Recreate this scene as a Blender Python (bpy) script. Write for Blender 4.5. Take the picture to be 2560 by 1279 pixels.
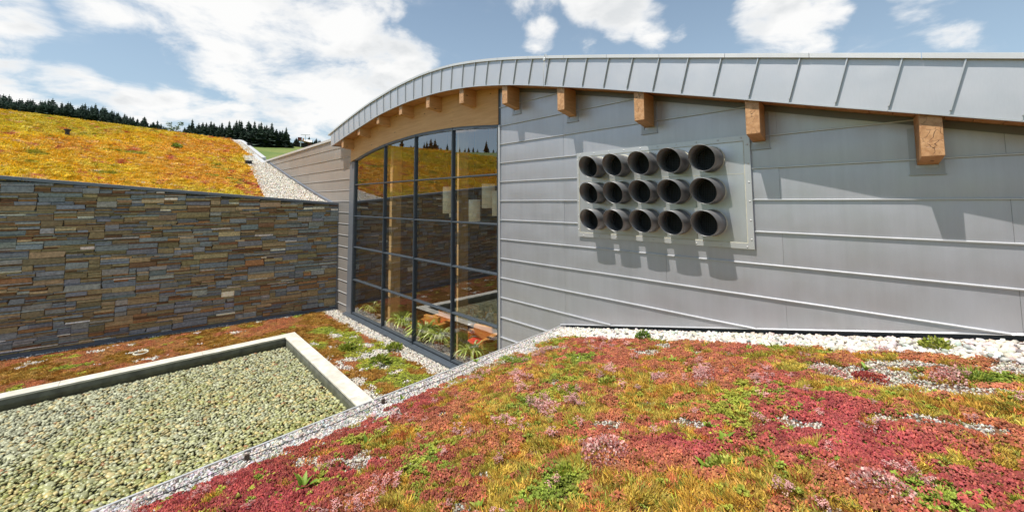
import bpy, bmesh, math, random
import numpy as np
from mathutils import Vector, Matrix

for o in list(bpy.data.objects):
    bpy.data.objects.remove(o)
SC = bpy.context.scene
COL = SC.collection
rng = np.random.default_rng(7)
random.seed(7)

# ------------------------------------------------------------------ camera
F_PX, PPX, PPY = 1010.0, 1280.0, 425.0
EYE = np.array([0.0, -7.17, 5.2])
AZ, ROLL = math.radians(46.1), math.radians(0.25)
PITCH = math.atan((501 - 425) / F_PX)
FW = np.array([-math.sin(AZ) * math.cos(PITCH), math.cos(AZ) * math.cos(PITCH), math.sin(PITCH)])
_rt = np.array([math.cos(AZ), math.sin(AZ), 0.0])
_up = np.cross(_rt, FW)
CR = _rt * math.cos(ROLL) - _up * math.sin(ROLL)
CU = _rt * math.sin(ROLL) + _up * math.cos(ROLL)
cam = bpy.data.cameras.new('camera')
cam.sensor_fit = 'HORIZONTAL'
cam.sensor_width = 36.0
cam.lens = 36.0 * F_PX / 2560.0
cam.shift_y = -(639.5 - PPY) / 2560.0
cam.clip_start = 0.05
cam.clip_end = 9000.0
cam_o = bpy.data.objects.new('camera', cam)
COL.objects.link(cam_o)
cam_o.matrix_world = Matrix(((CR[0], CU[0], -FW[0], EYE[0]), (CR[1], CU[1], -FW[1], EYE[1]),
                             (CR[2], CU[2], -FW[2], EYE[2]), (0, 0, 0, 1)))
SC.camera = cam_o


def ray(x, y):
    return FW + CR * (x - PPX) / F_PX - CU * (y - PPY) / F_PX


def hit(x, y, n, p):
    n = np.array(n, float)
    d = ray(x, y)
    return EYE + d * (((np.array(p, float) - EYE) @ n) / (d @ n))


def proj(P):
    v = np.asarray(P, float) - EYE
    z = v @ FW
    return PPX + F_PX * (v @ CR) / z, PPY - F_PX * (v @ CU) / z, z


# ------------------------------------------------------------------ light and sky
SUN = np.array([-0.24, -1.0, 2.0])
SUN = SUN / np.linalg.norm(SUN)
sun = bpy.data.lights.new('sun', 'SUN')
sun.energy = 4.6
sun.angle = math.radians(0.5)
sun.color = (1.0, 0.95, 0.87)
sun_o = bpy.data.objects.new('sun', sun)
COL.objects.link(sun_o)
sun_o.rotation_euler = Vector(SUN).to_track_quat('Z', 'Y').to_euler()
SC.view_settings.view_transform = 'Standard'
SC.view_settings.look = 'None'
SC.view_settings.gamma = 1.0
SC.view_settings.use_curve_mapping = False
SC.view_settings.exposure = 0.34
SC.cycles.max_bounces = 8
SC.cycles.transparent_max_bounces = 12
SC.cycles.caustics_reflective = False
SC.cycles.caustics_refractive = False


class NT:
    """tiny node helper"""
    def __init__(self, tree):
        self.t = tree
        self.n = tree.nodes
        self.n.clear()

    def add(self, kind, **kw):
        nd = self.n.new(kind)
        for k, v in kw.items():
            if k.startswith('i_'):
                nd.inputs[k[2:].replace('_', ' ')].default_value = v
            else:
                setattr(nd, k, v)
        return nd

    def link(self, a, b):
        self.t.links.new(a, b)

    def math(self, op, a, b=None, c=None, clamp=False):
        nd = self.n.new('ShaderNodeMath')
        nd.operation = op
        nd.use_clamp = clamp
        for i, v in enumerate((a, b, c)):
            if v is None:
                continue
            if isinstance(v, (int, float)):
                nd.inputs[i].default_value = v
            else:
                self.link(v, nd.inputs[i])
        return nd.outputs[0]

    def mix(self, fac, a, b, blend='MIX'):
        nd = self.n.new('ShaderNodeMix')
        nd.data_type = 'RGBA'
        nd.blend_type = blend
        for i, v in ((0, fac), (6, a), (7, b)):
            if isinstance(v, (int, float)):
                nd.inputs[i].default_value = v
            elif isinstance(v, (tuple, list)):
                nd.inputs[i].default_value = (*v[:3], 1.0)
            else:
                self.link(v, nd.inputs[i])
        return nd.outputs[2]

    def noise(self, vec=None, scale=5.0, detail=4.0, rough=0.55, dist=0.0):
        nd = self.n.new('ShaderNodeTexNoise')
        nd.inputs['Scale'].default_value = scale
        nd.inputs['Detail'].default_value = detail
        nd.inputs['Roughness'].default_value = rough
        nd.inputs['Distortion'].default_value = dist
        if vec is not None:
            self.link(vec, nd.inputs['Vector'])
        return nd.outputs['Fac']

    def ramp(self, fac, lo, hi, a=0.0, b=1.0, smooth=True):
        nd = self.n.new('ShaderNodeMapRange')
        nd.interpolation_type = 'SMOOTHSTEP' if smooth else 'LINEAR'
        nd.inputs[1].default_value = lo
        nd.inputs[2].default_value = hi
        nd.inputs[3].default_value = a
        nd.inputs[4].default_value = b
        self.link(fac, nd.inputs[0])
        return nd.outputs[0]


world = bpy.data.worlds.new('World')
SC.world = world
world.use_nodes = True
w = NT(world.node_tree)
SKY_STRENGTH = 0.095
sky = w.add('ShaderNodeTexSky', sky_type='NISHITA')
sky.sun_disc = False
sky.sun_elevation = math.asin(SUN[2])
sky.sun_rotation = math.atan2(SUN[0], SUN[1])
sky.altitude = 500
sky.dust_density = 1.2
tc = w.add('ShaderNodeTexCoord')
dirv = tc.outputs['Generated']
sep = w.add('ShaderNodeSeparateXYZ')
w.link(dirv, sep.inputs[0])
zc = w.math('MAXIMUM', sep.outputs[2], 0.02)
den = w.math('ADD', zc, 0.22)
cx = w.math('DIVIDE', sep.outputs[0], den)
cy = w.math('DIVIDE', sep.outputs[1], den)
comb = w.add('ShaderNodeCombineXYZ')
w.link(cx, comb.inputs[0])
w.link(cy, comb.inputs[1])
comb.inputs[2].default_value = 3.7
plane = comb.outputs[0]
n_big = w.noise(plane, 1.6, 7.0, 0.56, 0.15)
n_fine = w.noise(plane, 3.2, 9.0, 0.60, 0.25)
n_shade = w.noise(plane, 2.6, 5.0, 0.55, 0.3)
# cumulus in view: directions (through the lens) with radius in degrees and weight
BLOBS = [(430, -30, 5, .8), (560, 20, 6, .9), (700, 60, 7, 1), (820, 10, 6, 1), (640, 130, 6, .95), (780, 160, 6.5, 1), (900, 160, 5.5, 1), (1000, 170, 4.5, .9), (860, 240, 5.5, .9), (740, 235, 5, .85), (940, 230, 4.5, .9),
         (480, 60, 4, .7), (520, 130, 3.5, .55), (820, 280, 4, .8), (300, -30, 4, .7), (700, 260, 3.5, .7),
         (40, 195, 3.4, .95), (110, 210, 3.2, .95), (170, 228, 2.8, .85), (240, 245, 2.4, .65), (0, 40, 2.6, .7), (60, 65, 1.8, .45), (330, 285, 2.8, .9), (430, 290, 2.8, .9), (520, 298, 3.0, .9), (600, 305, 2.6, .8), (260, 280, 2.4, .8), (200, 270, 2.2, .7),
         (930, 10, 2.6, .9), (980, 25, 1.6, .6), (1350, 85, 2.4, .95), (1330, -5, 3.0, .75), (1560, 20, 3.4, .95), (1630, 60, 2.6, .85), (1470, -15, 3.2, .8), (1690, 75, 1.6, .5), (1545, 95, 1.2, .45),
         (1920, 40, 3.4, .95), (1960, 80, 3.2, 1), (2010, 110, 2.4, .9), (1890, 125, 2.4, .9), (2070, 35, 2.0, .75), (2310, -5, 2.6, .75), (2400, 75, 1.4, .5), (2360, 90, 1.2, .4), (1480, 125, 1.3, .4)]
acc = None
for bx_, by_, rad, wt in BLOBS:
    d = ray(bx_, by_)
    d = d / np.linalg.norm(d)
    dot = w.add('ShaderNodeVectorMath', operation='DOT_PRODUCT')
    w.link(dirv, dot.inputs[0])
    dot.inputs[1].default_value = tuple(d)
    m = w.ramp(dot.outputs['Value'], math.cos(math.radians(rad * 1.55)), math.cos(math.radians(rad * 0.2)), 0.0, wt)
    acc = m if acc is None else w.math('MAXIMUM', acc, m)
# general cover from the same noise goes on round the rest of the sky
gen = w.ramp(n_big, 0.50, 0.68, 0.0, 0.9)
dcen = ray(1280, 150)
dcen = dcen / np.linalg.norm(dcen)
dot = w.add('ShaderNodeVectorMath', operation='DOT_PRODUCT')
w.link(dirv, dot.inputs[0])
dot.inputs[1].default_value = tuple(dcen)
inview = w.ramp(dot.outputs['Value'], math.cos(math.radians(75)), math.cos(math.radians(55)), 0.0, 1.0)
gen = w.math('MULTIPLY', gen, w.math('SUBTRACT', 1.0, inview))
acc = w.math('MAXIMUM', acc, gen)
dens = w.math('ADD', w.math('MULTIPLY', acc, 0.72), w.math('MULTIPLY', w.math('SUBTRACT', n_fine, 0.5), 2.1))
cloud = w.ramp(dens, 0.21, 0.74)
wisps = w.ramp(w.math('ADD', n_fine, w.math('MULTIPLY', acc, 0.2)), 0.54, 0.88, 0.0, 0.32)
cloud = w.math('MAXIMUM', cloud, wisps)
hor = w.ramp(sep.outputs[2], 0.0, 0.60, 0.50, 0.19)
shade_k = w.math('MULTIPLY', w.ramp(w.math('ADD', n_shade, w.math('MULTIPLY', sep.outputs[2], 0.35)), 0.54, 0.74), w.ramp(dens, 0.45, 0.9))
cloud_hue = w.mix(shade_k, (8.2, 8.2, 8.15), (6.2, 6.4, 6.55))
veil = w.mix(hor, w.mix(1.0, sky.outputs[0], (0.95, 1.035, 1.07), 'MULTIPLY'), (5.4, 6.7, 7.2))
skyc = w.mix(cloud, veil, cloud_hue)
bg = w.add('ShaderNodeBackground')
bg.inputs['Strength'].default_value = SKY_STRENGTH
w.link(skyc, bg.inputs['Color'])
wo = w.add('ShaderNodeOutputWorld')
w.link(bg.outputs[0], wo.inputs['Surface'])

# ------------------------------------------------------------------ helpers


def tag(o, label=None, cat=None, group=None, kind=None):
    if label:
        o['label'] = label
    if cat:
        o['category'] = cat
    if group:
        o['group'] = group
    if kind:
        o['kind'] = kind
    return o


def empty(name, loc=(0, 0, 0), parent=None):
    o = bpy.data.objects.new(name, None)
    o.empty_display_size = 0.2
    o.location = loc
    COL.objects.link(o)
    if parent:
        o.parent = parent
    return o


def mkmesh(name, verts, faces, smooth=False, cols=None):
    me = bpy.data.meshes.new(name)
    me.from_pydata([tuple(map(float, v)) for v in verts], [], [tuple(map(int, f)) for f in faces])
    if smooth:
        me.polygons.foreach_set('use_smooth', [True] * len(me.polygons))
    if cols is not None:
        a = me.color_attributes.new('Col', 'FLOAT_COLOR', 'POINT')
        c = np.ones((len(verts), 4), np.float32)
        c[:, :3] = np.asarray(cols, np.float32)[:, :3]
        a.data.foreach_set('color', c.ravel())
    me.update()
    return me


def fastmesh(name, V, Fq, smooth=False, cols=None):
    """numpy mesh, all faces with the same number of corners"""
    me = bpy.data.meshes.new(name)
    V = np.asarray(V, np.float32)
    Fq = np.asarray(Fq, np.int32)
    k = Fq.shape[1]
    me.vertices.add(len(V))
    me.vertices.foreach_set('co', V.ravel())
    me.loops.add(Fq.size)
    me.loops.foreach_set('vertex_index', Fq.ravel())
    me.polygons.add(len(Fq))
    me.polygons.foreach_set('loop_start', np.arange(len(Fq), dtype=np.int32) * k)
    me.update(calc_edges=True)
    me.polygons.foreach_set('use_smooth', np.full(len(Fq), bool(smooth)))
    if cols is not None:
        a = me.color_attributes.new('Col', 'FLOAT_COLOR', 'POINT')
        c = np.ones((len(V), 4), np.float32)
        c[:, :3] = cols
        a.data.foreach_set('color', c.ravel())
    me.validate()
    me.update()
    return me


def link(name, me, mat=None, parent=None):
    o = bpy.data.objects.new(name, me)
    if mat is not None and len(me.materials) == 0:
        me.materials.append(mat)
    COL.objects.link(o)
    if parent is not None:
        o.parent = parent
    return o


class MB:
    """collects shapes into one mesh"""
    def __init__(self):
        self.v = []
        self.f = []

    def box(self, x0, x1, y0, y1, z0, z1):
        n = len(self.v)
        self.v += [(x0, y0, z0), (x1, y0, z0), (x1, y1, z0), (x0, y1, z0), (x0, y0, z1), (x1, y0, z1), (x1, y1, z1), (x0, y1, z1)]
        self.f += [(n, n + 3, n + 2, n + 1), (n + 4, n + 5, n + 6, n + 7), (n, n + 1, n + 5, n + 4), (n + 1, n + 2, n + 6, n + 5), (n + 2, n + 3, n + 7, n + 6), (n + 3, n, n + 4, n + 7)]
        return self

    def hexa(self, p):
        n = len(self.v)
        self.v += [tuple(map(float, q)) for q in p]
        self.f += [(n, n + 3, n + 2, n + 1), (n + 4, n + 5, n + 6, n + 7), (n, n + 1, n + 5, n + 4), (n + 1, n + 2, n + 6, n + 5), (n + 2, n + 3, n + 7, n + 6), (n + 3, n, n + 4, n + 7)]
        return self

    def sweep(self, path, prof, closed_prof=True, caps=True):
        """path: list of (origin, axis_a, axis_b); prof: list of (a, b)"""
        n0 = len(self.v)
        k = len(prof)
        for o, a, b in path:
            for pa, pb in prof:
                self.v.append(tuple(np.asarray(o) + np.asarray(a) * pa + np.asarray(b) * pb))
        for i in range(len(path) - 1):
            for j in range(k if closed_prof else k - 1):
                j2 = (j + 1) % k
                a, b = n0 + i * k + j, n0 + i * k + j2
                self.f.append((a, b, b + k, a + k))
        if caps and closed_prof:
            self.f.append(tuple(n0 + j for j in range(k))[::-1])
            e = n0 + (len(path) - 1) * k
            self.f.append(tuple(e + j for j in range(k)))
        return self

    def tube(self, pts, r, seg=6):
        pts = [np.asarray(p, float) for p in pts]
        path = []
        for i, p in enumerate(pts):
            t = pts[min(i + 1, len(pts) - 1)] - pts[max(i - 1, 0)]
            t = t / (np.linalg.norm(t) + 1e-9)
            a = np.cross(t, (0, 0, 1)) if abs(t[2]) < 0.9 else np.cross(t, (1, 0, 0))
            a = a / np.linalg.norm(a)
            path.append((p, a, np.cross(a, t)))
        rr = r if isinstance(r, (list, tuple)) else [r] * len(pts)
        n0 = len(self.v)
        for (o, a, b), q in zip(path, rr):
            for j in range(seg):
                th = 2 * math.pi * j / seg
                self.v.append(tuple(o + (a * math.cos(th) + b * math.sin(th)) * q))
        for i in range(len(pts) - 1):
            for j in range(seg):
                j2 = (j + 1) % seg
                self.f.append((n0 + i * seg + j, n0 + i * seg + j2, n0 + (i + 1) * seg + j2, n0 + (i + 1) * seg + j))
        self.f.append(tuple(n0 + j for j in range(seg))[::-1])
        e = n0 + (len(pts) - 1) * seg
        self.f.append(tuple(e + j for j in range(seg)))
        return self

    def mesh(self, name, smooth=False):
        me = mkmesh(name, self.v, self.f, smooth)
        bm = bmesh.new()
        bm.from_mesh(me)
        bmesh.ops.recalc_face_normals(bm, faces=bm.faces)
        bm.to_mesh(me)
        bm.free()
        return me

    def build(self, name, mat, parent=None, smooth=False, bevel=0.0):
        o = link(name, self.mesh(name, smooth), mat, parent)
        if bevel:
            m = o.modifiers.new('bevel', 'BEVEL')
            m.width = bevel
            m.segments = 2
            m.limit_method = 'ANGLE'
        return o


def lattice(ix, iy, seed):
    h = (ix.astype(np.int64) * 374761393 + iy.astype(np.int64) * 668265263 + seed * 1442695041) & 0xFFFFFFFF
    h = ((h ^ (h >> 13)) * 1274126177) & 0xFFFFFFFF
    h = h ^ (h >> 16)
    return (h & 0xFFFF) / 65535.0


def vnoise(x, y, seed=0):
    x = np.asarray(x, float)
    y = np.asarray(y, float)
    ix, iy = np.floor(x), np.floor(y)
    fx, fy = x - ix, y - iy
    fx = fx * fx * (3 - 2 * fx)
    fy = fy * fy * (3 - 2 * fy)
    a, b = lattice(ix, iy, seed), lattice(ix + 1, iy, seed)
    c, d = lattice(ix, iy + 1, seed), lattice(ix + 1, iy + 1, seed)
    return (a * (1 - fx) + b * fx) * (1 - fy) + (c * (1 - fx) + d * fx) * fy


def fbm(x, y, seed=0, oct=4):
    s, a, t = 0, 1.0, 0
    for i in range(oct):
        s = s + a * vnoise(np.asarray(x) * 2 ** i, np.asarray(y) * 2 ** i, seed + i * 17)
        t += a
        a *= 0.5
    return s / t


def smoothcurve(xs, zs, sigma=0.5, x0=None, x1=None, n=1200):
    xs, zs = np.array(xs, float), np.array(zs, float)
    o = np.argsort(xs)
    xs, zs = xs[o], zs[o]
    x0 = xs[0] if x0 is None else x0
    x1 = xs[-1] if x1 is None else x1
    g = np.linspace(x0 - 4, x1 + 4, n)
    sl0 = (zs[1] - zs[0]) / (xs[1] - xs[0])
    sl1 = (zs[-1] - zs[-2]) / (xs[-1] - xs[-2])
    v = np.interp(g, xs, zs)
    v = np.where(g < xs[0], zs[0] + sl0 * (g - xs[0]), v)
    v = np.where(g > xs[-1], zs[-1] + sl1 * (g - xs[-1]), v)
    h = g[1] - g[0]
    kk = np.arange(-int(4 * sigma / h), int(4 * sigma / h) + 1) * h
    ker = np.exp(-kk ** 2 / 2 / sigma ** 2)
    ker /= ker.sum()
    pad = len(ker) // 2
    vp = np.concatenate([v[0] + (np.arange(-pad, 0)) * (v[1] - v[0]), v, v[-1] + np.arange(1, pad + 1) * (v[-1] - v[-2])])
    v = np.convolve(vp, ker, 'valid')
    return lambda x: np.interp(x, g, v)


# ------------------------------------------------------------------ materials
MATS = {}


def newmat(name):
    m = bpy.data.materials.new(name)
    m.use_nodes = True
    MATS[name] = m
    return m, NT(m.node_tree)


def principled(t, color=None, rough=0.6, metal=0.0, spec=None, normal=None):
    p = t.add('ShaderNodeBsdfPrincipled')
    if color is not None:
        if isinstance(color, (tuple, list)):
            p.inputs['Base Color'].default_value = (*color[:3], 1)
        else:
            t.link(color, p.inputs['Base Color'])
    if isinstance(rough, (int, float)):
        p.inputs['Roughness'].default_value = rough
    else:
        t.link(rough, p.inputs['Roughness'])
    p.inputs['Metallic'].default_value = metal
    if spec is not None:
        p.inputs['Specular IOR Level'].default_value = spec
    if normal is not None:
        t.link(normal, p.inputs['Normal'])
    out = t.add('ShaderNodeOutputMaterial')
    t.link(p.outputs[0], out.inputs['Surface'])
    return p


def bump(t, h, strength=0.3, dist=0.01):
    b = t.add('ShaderNodeBump')
    b.inputs['Strength'].default_value = strength
    b.inputs['Distance'].default_value = dist
    t.link(h, b.inputs['Height'])
    return b.outputs[0]


def objcoord(t, scale=(1, 1, 1)):
    c = t.add('ShaderNodeTexCoord')
    m = t.add('ShaderNodeMapping')
    m.inputs['Scale'].default_value = scale
    t.link(c.outputs['Object'], m.inputs['Vector'])
    return m.outputs[0]


def mat_zinc(name, col, rough=0.4, metal=0.6, var=0.12, streak=True):
    m, t = newmat(name)
    c = objcoord(t)
    inf = t.add('ShaderNodeObjectInfo')
    big = t.noise(c, 0.9, 4, 0.6)
    fine = t.noise(objcoord(t, (90, 90, 14)), 1.0, 3, 0.7)
    v = t.math('ADD', t.math('MULTIPLY', t.math('SUBTRACT', big, 0.5), var * 2), t.math('MULTIPLY', t.math('SUBTRACT', inf.outputs['Random'], 0.5), var))
    v = t.math('ADD', v, t.math('MULTIPLY', t.math('SUBTRACT', fine, 0.5), 0.10))
    if streak:
        st = t.noise(objcoord(t, (9, 9, 0.5)), 1.0, 5, 0.6)
        v = t.math('ADD', v, t.math('MULTIPLY', t.math('SUBTRACT', st, 0.5), 0.20))
    v = t.math('ADD', v, 1.0)
    hsv = t.add('ShaderNodeHueSaturation')
    hsv.inputs['Color'].default_value = (*col, 1)
    t.link(v, hsv.inputs['Value'])
    r = t.ramp(t.noise(c, 2.2, 5, 0.6), 0.3, 0.7, rough - 0.03, rough + 0.05)
    principled(t, hsv.outputs[0], r, metal, normal=bump(t, t.noise(c, 1.3, 2, 0.5), 0.13, 0.02))
    return m


def mat_plain(name, col, rough=0.6, metal=0.0, var=0.15, scale=6.0, bmp=0.0):
    m, t = newmat(name)
    c = objcoord(t)
    n = t.noise(c, scale, 5, 0.6)
    lo = tuple(x * (1 - var) for x in col)
    hi = tuple(min(1, x * (1 + var)) for x in col)
    principled(t, t.mix(t.ramp(n, 0.3, 0.7), lo, hi), rough, metal, normal=bump(t, n, bmp, 0.01) if bmp else None)
    return m


def mat_wood(name, light, dark, stretch, knots=True, rough=0.55):
    m, t = newmat(name)
    c = objcoord(t, stretch)
    inf = t.add('ShaderNodeObjectInfo')
    g = t.noise(c, 3.0, 6, 0.65, 0.6)
    g2 = t.noise(c, 12.0, 3, 0.6)
    f = t.math('ADD', t.math('MULTIPLY', t.ramp(g, 0.3, 0.7), 0.7), t.math('MULTIPLY', g2, 0.3))
    f = t.math('ADD', f, t.math('MULTIPLY', t.math('SUBTRACT', inf.outputs['Random'], 0.5), 0.5), clamp=True)
    col = t.mix(f, light, dark)
    if knots:
        v = t.add('ShaderNodeTexVoronoi')
        v.inputs['Scale'].default_value = 1.1
        cc = objcoord(t, tuple(1.6 if s < 2 else 3.4 for s in stretch))
        t.link(cc, v.inputs['Vector'])
        k = t.ramp(v.outputs['Distance'], 0.045, 0.09, 1, 0)
        col = t.mix(t.math('MULTIPLY', k, 0.75), col, (0.13, 0.055, 0.02))
    principled(t, col, rough, normal=bump(t, g2, 0.15, 0.004))
    return m


ZINC = mat_zinc('zinc_sheet', (0.535, 0.54, 0.580), 0.42, 0.74, 0.06)
ZINC_HILLTINT = mat_zinc('zinc_hill_reflection', (0.42, 0.385, 0.355), 0.45, 0.62, 0.12)  # browner sheets for the left run: the hill's reflection put into the base colour
ZINC_FASCIA = mat_zinc('zinc_fascia', (0.58, 0.59, 0.625), 0.44, 0.6, 0.04, False)
ZINC_EDGE = mat_zinc('zinc_edge', (0.60, 0.605, 0.615), 0.38, 0.6, 0.06, False)
ZINC_CAP = mat_zinc('zinc_cap', (0.62, 0.62, 0.61), 0.4, 0.4, 0.06, False)
STEEL = mat_zinc('galvanised_plate', (0.57, 0.58, 0.605), 0.38, 0.8, 0.14)
DUCT = mat_zinc('duct_metal', (0.20, 0.20, 0.20), 0.42, 0.5, 0.14, False)
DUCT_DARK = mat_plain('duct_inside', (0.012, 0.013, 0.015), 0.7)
GRILLE = mat_plain('grille_wire', (0.05, 0.055, 0.06), 0.5, 0.5)
CAULK = mat_plain('sealant', (0.55, 0.53, 0.42), 0.7)
BITUMEN = mat_plain('dark_membrane', (0.035, 0.045, 0.052), 0.8, 0, 0.3)
FRAME = mat_plain('window_frame_paint', (0.085, 0.102, 0.122), 0.34, 0.25, 0.08)
WALLCAP = mat_zinc('wall_cap', (0.20, 0.215, 0.245), 0.42, 0.45, 0.08, False)
BEAMFL = mat_zinc('beam_flashing', (0.40, 0.41, 0.43), 0.42, 0.6, 0.06, False)
WOOD_X = mat_wood('wood_arch', (0.80, 0.46, 0.20), (0.64, 0.32, 0.12), (0.35, 5, 5))
WOOD_Y = mat_wood('wood_beam', (0.70, 0.39, 0.17), (0.50, 0.25, 0.09), (5, 0.5, 5))
WOOD_S = mat_wood('wood_soffit', (0.62, 0.32, 0.13), (0.46, 0.21, 0.075), (6, 0.6, 6), False)
WOOD_Z = mat_wood('wood_post', (0.84, 0.55, 0.25), (0.68, 0.40, 0.16), (5, 5, 0.4))


def mat_endgrain():
    m, t = newmat('wood_end_grain')
    c = objcoord(t, (1, 1, 1))
    inf = t.add('ShaderNodeObjectInfo')
    off = t.add('ShaderNodeVectorMath', operation='ADD')
    t.link(c, off.inputs[0])
    nz = t.add('ShaderNodeTexNoise')
    nz.inputs['Scale'].default_value = 9
    t.link(c, nz.inputs['Vector'])
    sc_ = t.add('ShaderNodeVectorMath', operation='SCALE')
    sc_.inputs['Scale'].default_value = 0.10
    t.link(nz.outputs['Color'], sc_.inputs[0])
    t.link(sc_.outputs[0], off.inputs[1])
    v = t.add('ShaderNodeTexVoronoi', feature='DISTANCE_TO_EDGE')
    v.inputs['Scale'].default_value = 11
    t.link(off.outputs[0], v.inputs['Vector'])
    crack = t.ramp(v.outputs['Distance'], 0.0, 0.035, 1, 0)
    crack = t.math('MULTIPLY', crack, t.ramp(t.noise(c, 6, 2), 0.42, 0.6))
    n = t.noise(c, 14, 5, 0.65)
    col = t.mix(t.ramp(n, 0.3, 0.7), (0.40, 0.20, 0.085), (0.62, 0.36, 0.18))
    col = t.mix(crack, col, (0.07, 0.03, 0.015))
    principled(t, col, 0.42, 0.12, normal=bump(t, t.math('SUBTRACT', n, crack), 0.5, 0.008))
    return m


WOOD_END = mat_endgrain()


def mat_glass():
    m, t = newmat('window_glass')
    tr = t.add('ShaderNodeBsdfTransparent')
    tr.inputs['Color'].default_value = (0.97, 0.98, 0.97, 1)
    gl = t.add('ShaderNodeBsdfGlossy')
    gl.inputs['Roughness'].default_value = 0.0
    gl.inputs['Color'].default_value = (0.95, 0.97, 1.0, 1)
    nb = t.noise(objcoord(t), 0.35, 1.5, 0.4)
    t.link(bump(t, nb, 0.03, 0.05), gl.inputs['Normal'])
    geo = t.add('ShaderNodeNewGeometry')
    dt = t.add('ShaderNodeVectorMath', operation='DOT_PRODUCT')
    t.link(geo.outputs['Incoming'], dt.inputs[0])
    t.link(geo.outputs['Normal'], dt.inputs[1])
    c_ = t.math('SUBTRACT', 1.0, t.math('ABSOLUTE', dt.outputs['Value']), clamp=True)
    f = t.math('MULTIPLY_ADD', t.math('POWER', c_, 3.5), 0.75, 0.25, clamp=True)
    mx = t.add('ShaderNodeMixShader')
    t.link(f, mx.inputs[0])
    t.link(tr.outputs[0], mx.inputs[1])
    t.link(gl.outputs[0], mx.inputs[2])
    o = t.add('ShaderNodeOutputMaterial')
    t.link(mx.outputs[0], o.inputs['Surface'])
    return m


GLASS = mat_glass()


def mat_water():
    m, t = newmat('pool_water')
    tr = t.add('ShaderNodeBsdfTransparent')
    tr.inputs['Color'].default_value = (0.93, 0.955, 0.90, 1)
    gl = t.add('ShaderNodeBsdfGlossy')
    gl.inputs['Roughness'].default_value = 0.02
    nb = t.noise(objcoord(t), 2.2, 3, 0.5)
    nrm = bump(t, nb, 0.10, 0.03)
    t.link(nrm, gl.inputs['Normal'])
    fr = t.add('ShaderNodeFresnel')
    fr.inputs['IOR'].default_value = 1.33
    t.link(nrm, fr.inputs['Normal'])
    mx = t.add('ShaderNodeMixShader')
    t.link(fr.outputs[0], mx.inputs[0])
    t.link(tr.outputs[0], mx.inputs[1])
    t.link(gl.outputs[0], mx.inputs[2])
    o = t.add('ShaderNodeOutputMaterial')
    t.link(mx.outputs[0], o.inputs['Surface'])
    return m


WATER = mat_water()


def mat_attr(name, rough=0.85, var=0.25, scale=30.0, instancer=False, attr='Col', bmp=0.3, spec=0.3, trans=0.0, vcol=False):
    """colour comes from the piece's own colour attribute, with fine grain on top"""
    m, t = newmat(name)
    a = t.add('ShaderNodeAttribute')
    a.attribute_type = 'INSTANCER' if instancer else 'GEOMETRY'
    a.attribute_name = attr
    c = objcoord(t)
    n = t.noise(c, scale, 5, 0.65)
    col = t.mix(1.0, a.outputs['Color'], t.mix(t.ramp(n, 0.25, 0.75), (1 - var,) * 3, (1 + var,) * 3), 'MULTIPLY')
    if vcol:
        b = t.add('ShaderNodeAttribute')
        b.attribute_type = 'GEOMETRY'
        b.attribute_name = 'Col'
        col = t.mix(1.0, col, b.outputs['Color'], 'MULTIPLY')
    p = principled(t, col, rough, 0, spec, bump(t, n, bmp, 0.01) if bmp else None)
    if trans:
        tl = t.add('ShaderNodeBsdfTranslucent')
        t.link(col, tl.inputs['Color'])
        mx = t.add('ShaderNodeMixShader')
        mx.inputs[0].default_value = trans
        t.link(p.outputs[0], mx.inputs[1])
        t.link(tl.outputs[0], mx.inputs[2])
        for nd in t.n:
            if nd.type == 'OUTPUT_MATERIAL':
                t.link(mx.outputs[0], nd.inputs['Surface'])
    return m


STONE = mat_attr('wall_stone', 0.75, 0.30, 14.0, bmp=0.5)
PEBBLE = mat_attr('pool_pebble', 0.36, 0.22, 22.0, bmp=0.1, spec=0.45)
GRAVEL = mat_attr('gravel_stone', 0.8, 0.18, 3.0, instancer=True, attr='tint', bmp=0.0)
SEDUM = mat_attr('sedum_leaf', 0.6, 0.12, 2.0, instancer=True, attr='tint', bmp=0.0, spec=0.25, trans=0.18, vcol=True)
LEAF = mat_attr('leaf', 0.5, 0.2, 12.0, bmp=0.0, trans=0.25)
NEEDLE = mat_attr('conifer_needles', 0.8, 0.3, 0.6, bmp=0.0, trans=0.08)
BARK = mat_plain('bark', (0.07, 0.05, 0.035), 0.9)
MORTAR = mat_plain('wall_core', (0.09, 0.08, 0.062), 0.95, 0, 0.3, 9)
COPING = mat_plain('pool_coping_stone', (0.60, 0.57, 0.49), 0.8, 0, 0.18, 3, 0.25)
SOIL_RED = mat_plain('substrate', (0.16, 0.105, 0.07), 0.95, 0, 0.35, 14, 0.4)
SOIL_PALE = mat_plain('gravel_bed', (0.42, 0.39, 0.34), 0.95, 0, 0.3, 30, 0.4)
POOLFLOOR = mat_plain('pool_floor', (0.05, 0.06, 0.03), 0.9, 0, 0.3)
CONCRETE = mat_plain('concrete', (0.30, 0.30, 0.29), 0.9, 0, 0.12, 3)
BLACK = mat_plain('black_plastic', (0.02, 0.02, 0.022), 0.5)

# ------------------------------------------------------------------ terrain
Z0 = 0.38                                   # courtyard level
ter_r = [0, 45, 60, 90, 150, 250, 420, 520, 900, 3000, 6000]
ter_z = [-1.6, -1.6, 0.0, 6.5, 15.5, 30.0, 56.5, 58.5, 84.0, 110.0, 60.0]


def terrain(x, y):
    x, y = np.asarray(x, float), np.asarray(y, float)
    r = np.hypot(x, y)
    ang = np.degrees(np.arctan2(np.abs(y), -x))
    k = np.clip((125 - ang) / 35, 0, 1)
    k = k * k * (3 - 2 * k)
    hgt = np.interp(r, ter_r, ter_z)
    bumps = (fbm(x * 0.012, y * 0.012, 3) - 0.5) * np.clip((r - 60) / 200, 0, 1) * 5
    return -1.6 + (hgt + 1.6) * k + bumps * k


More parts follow.
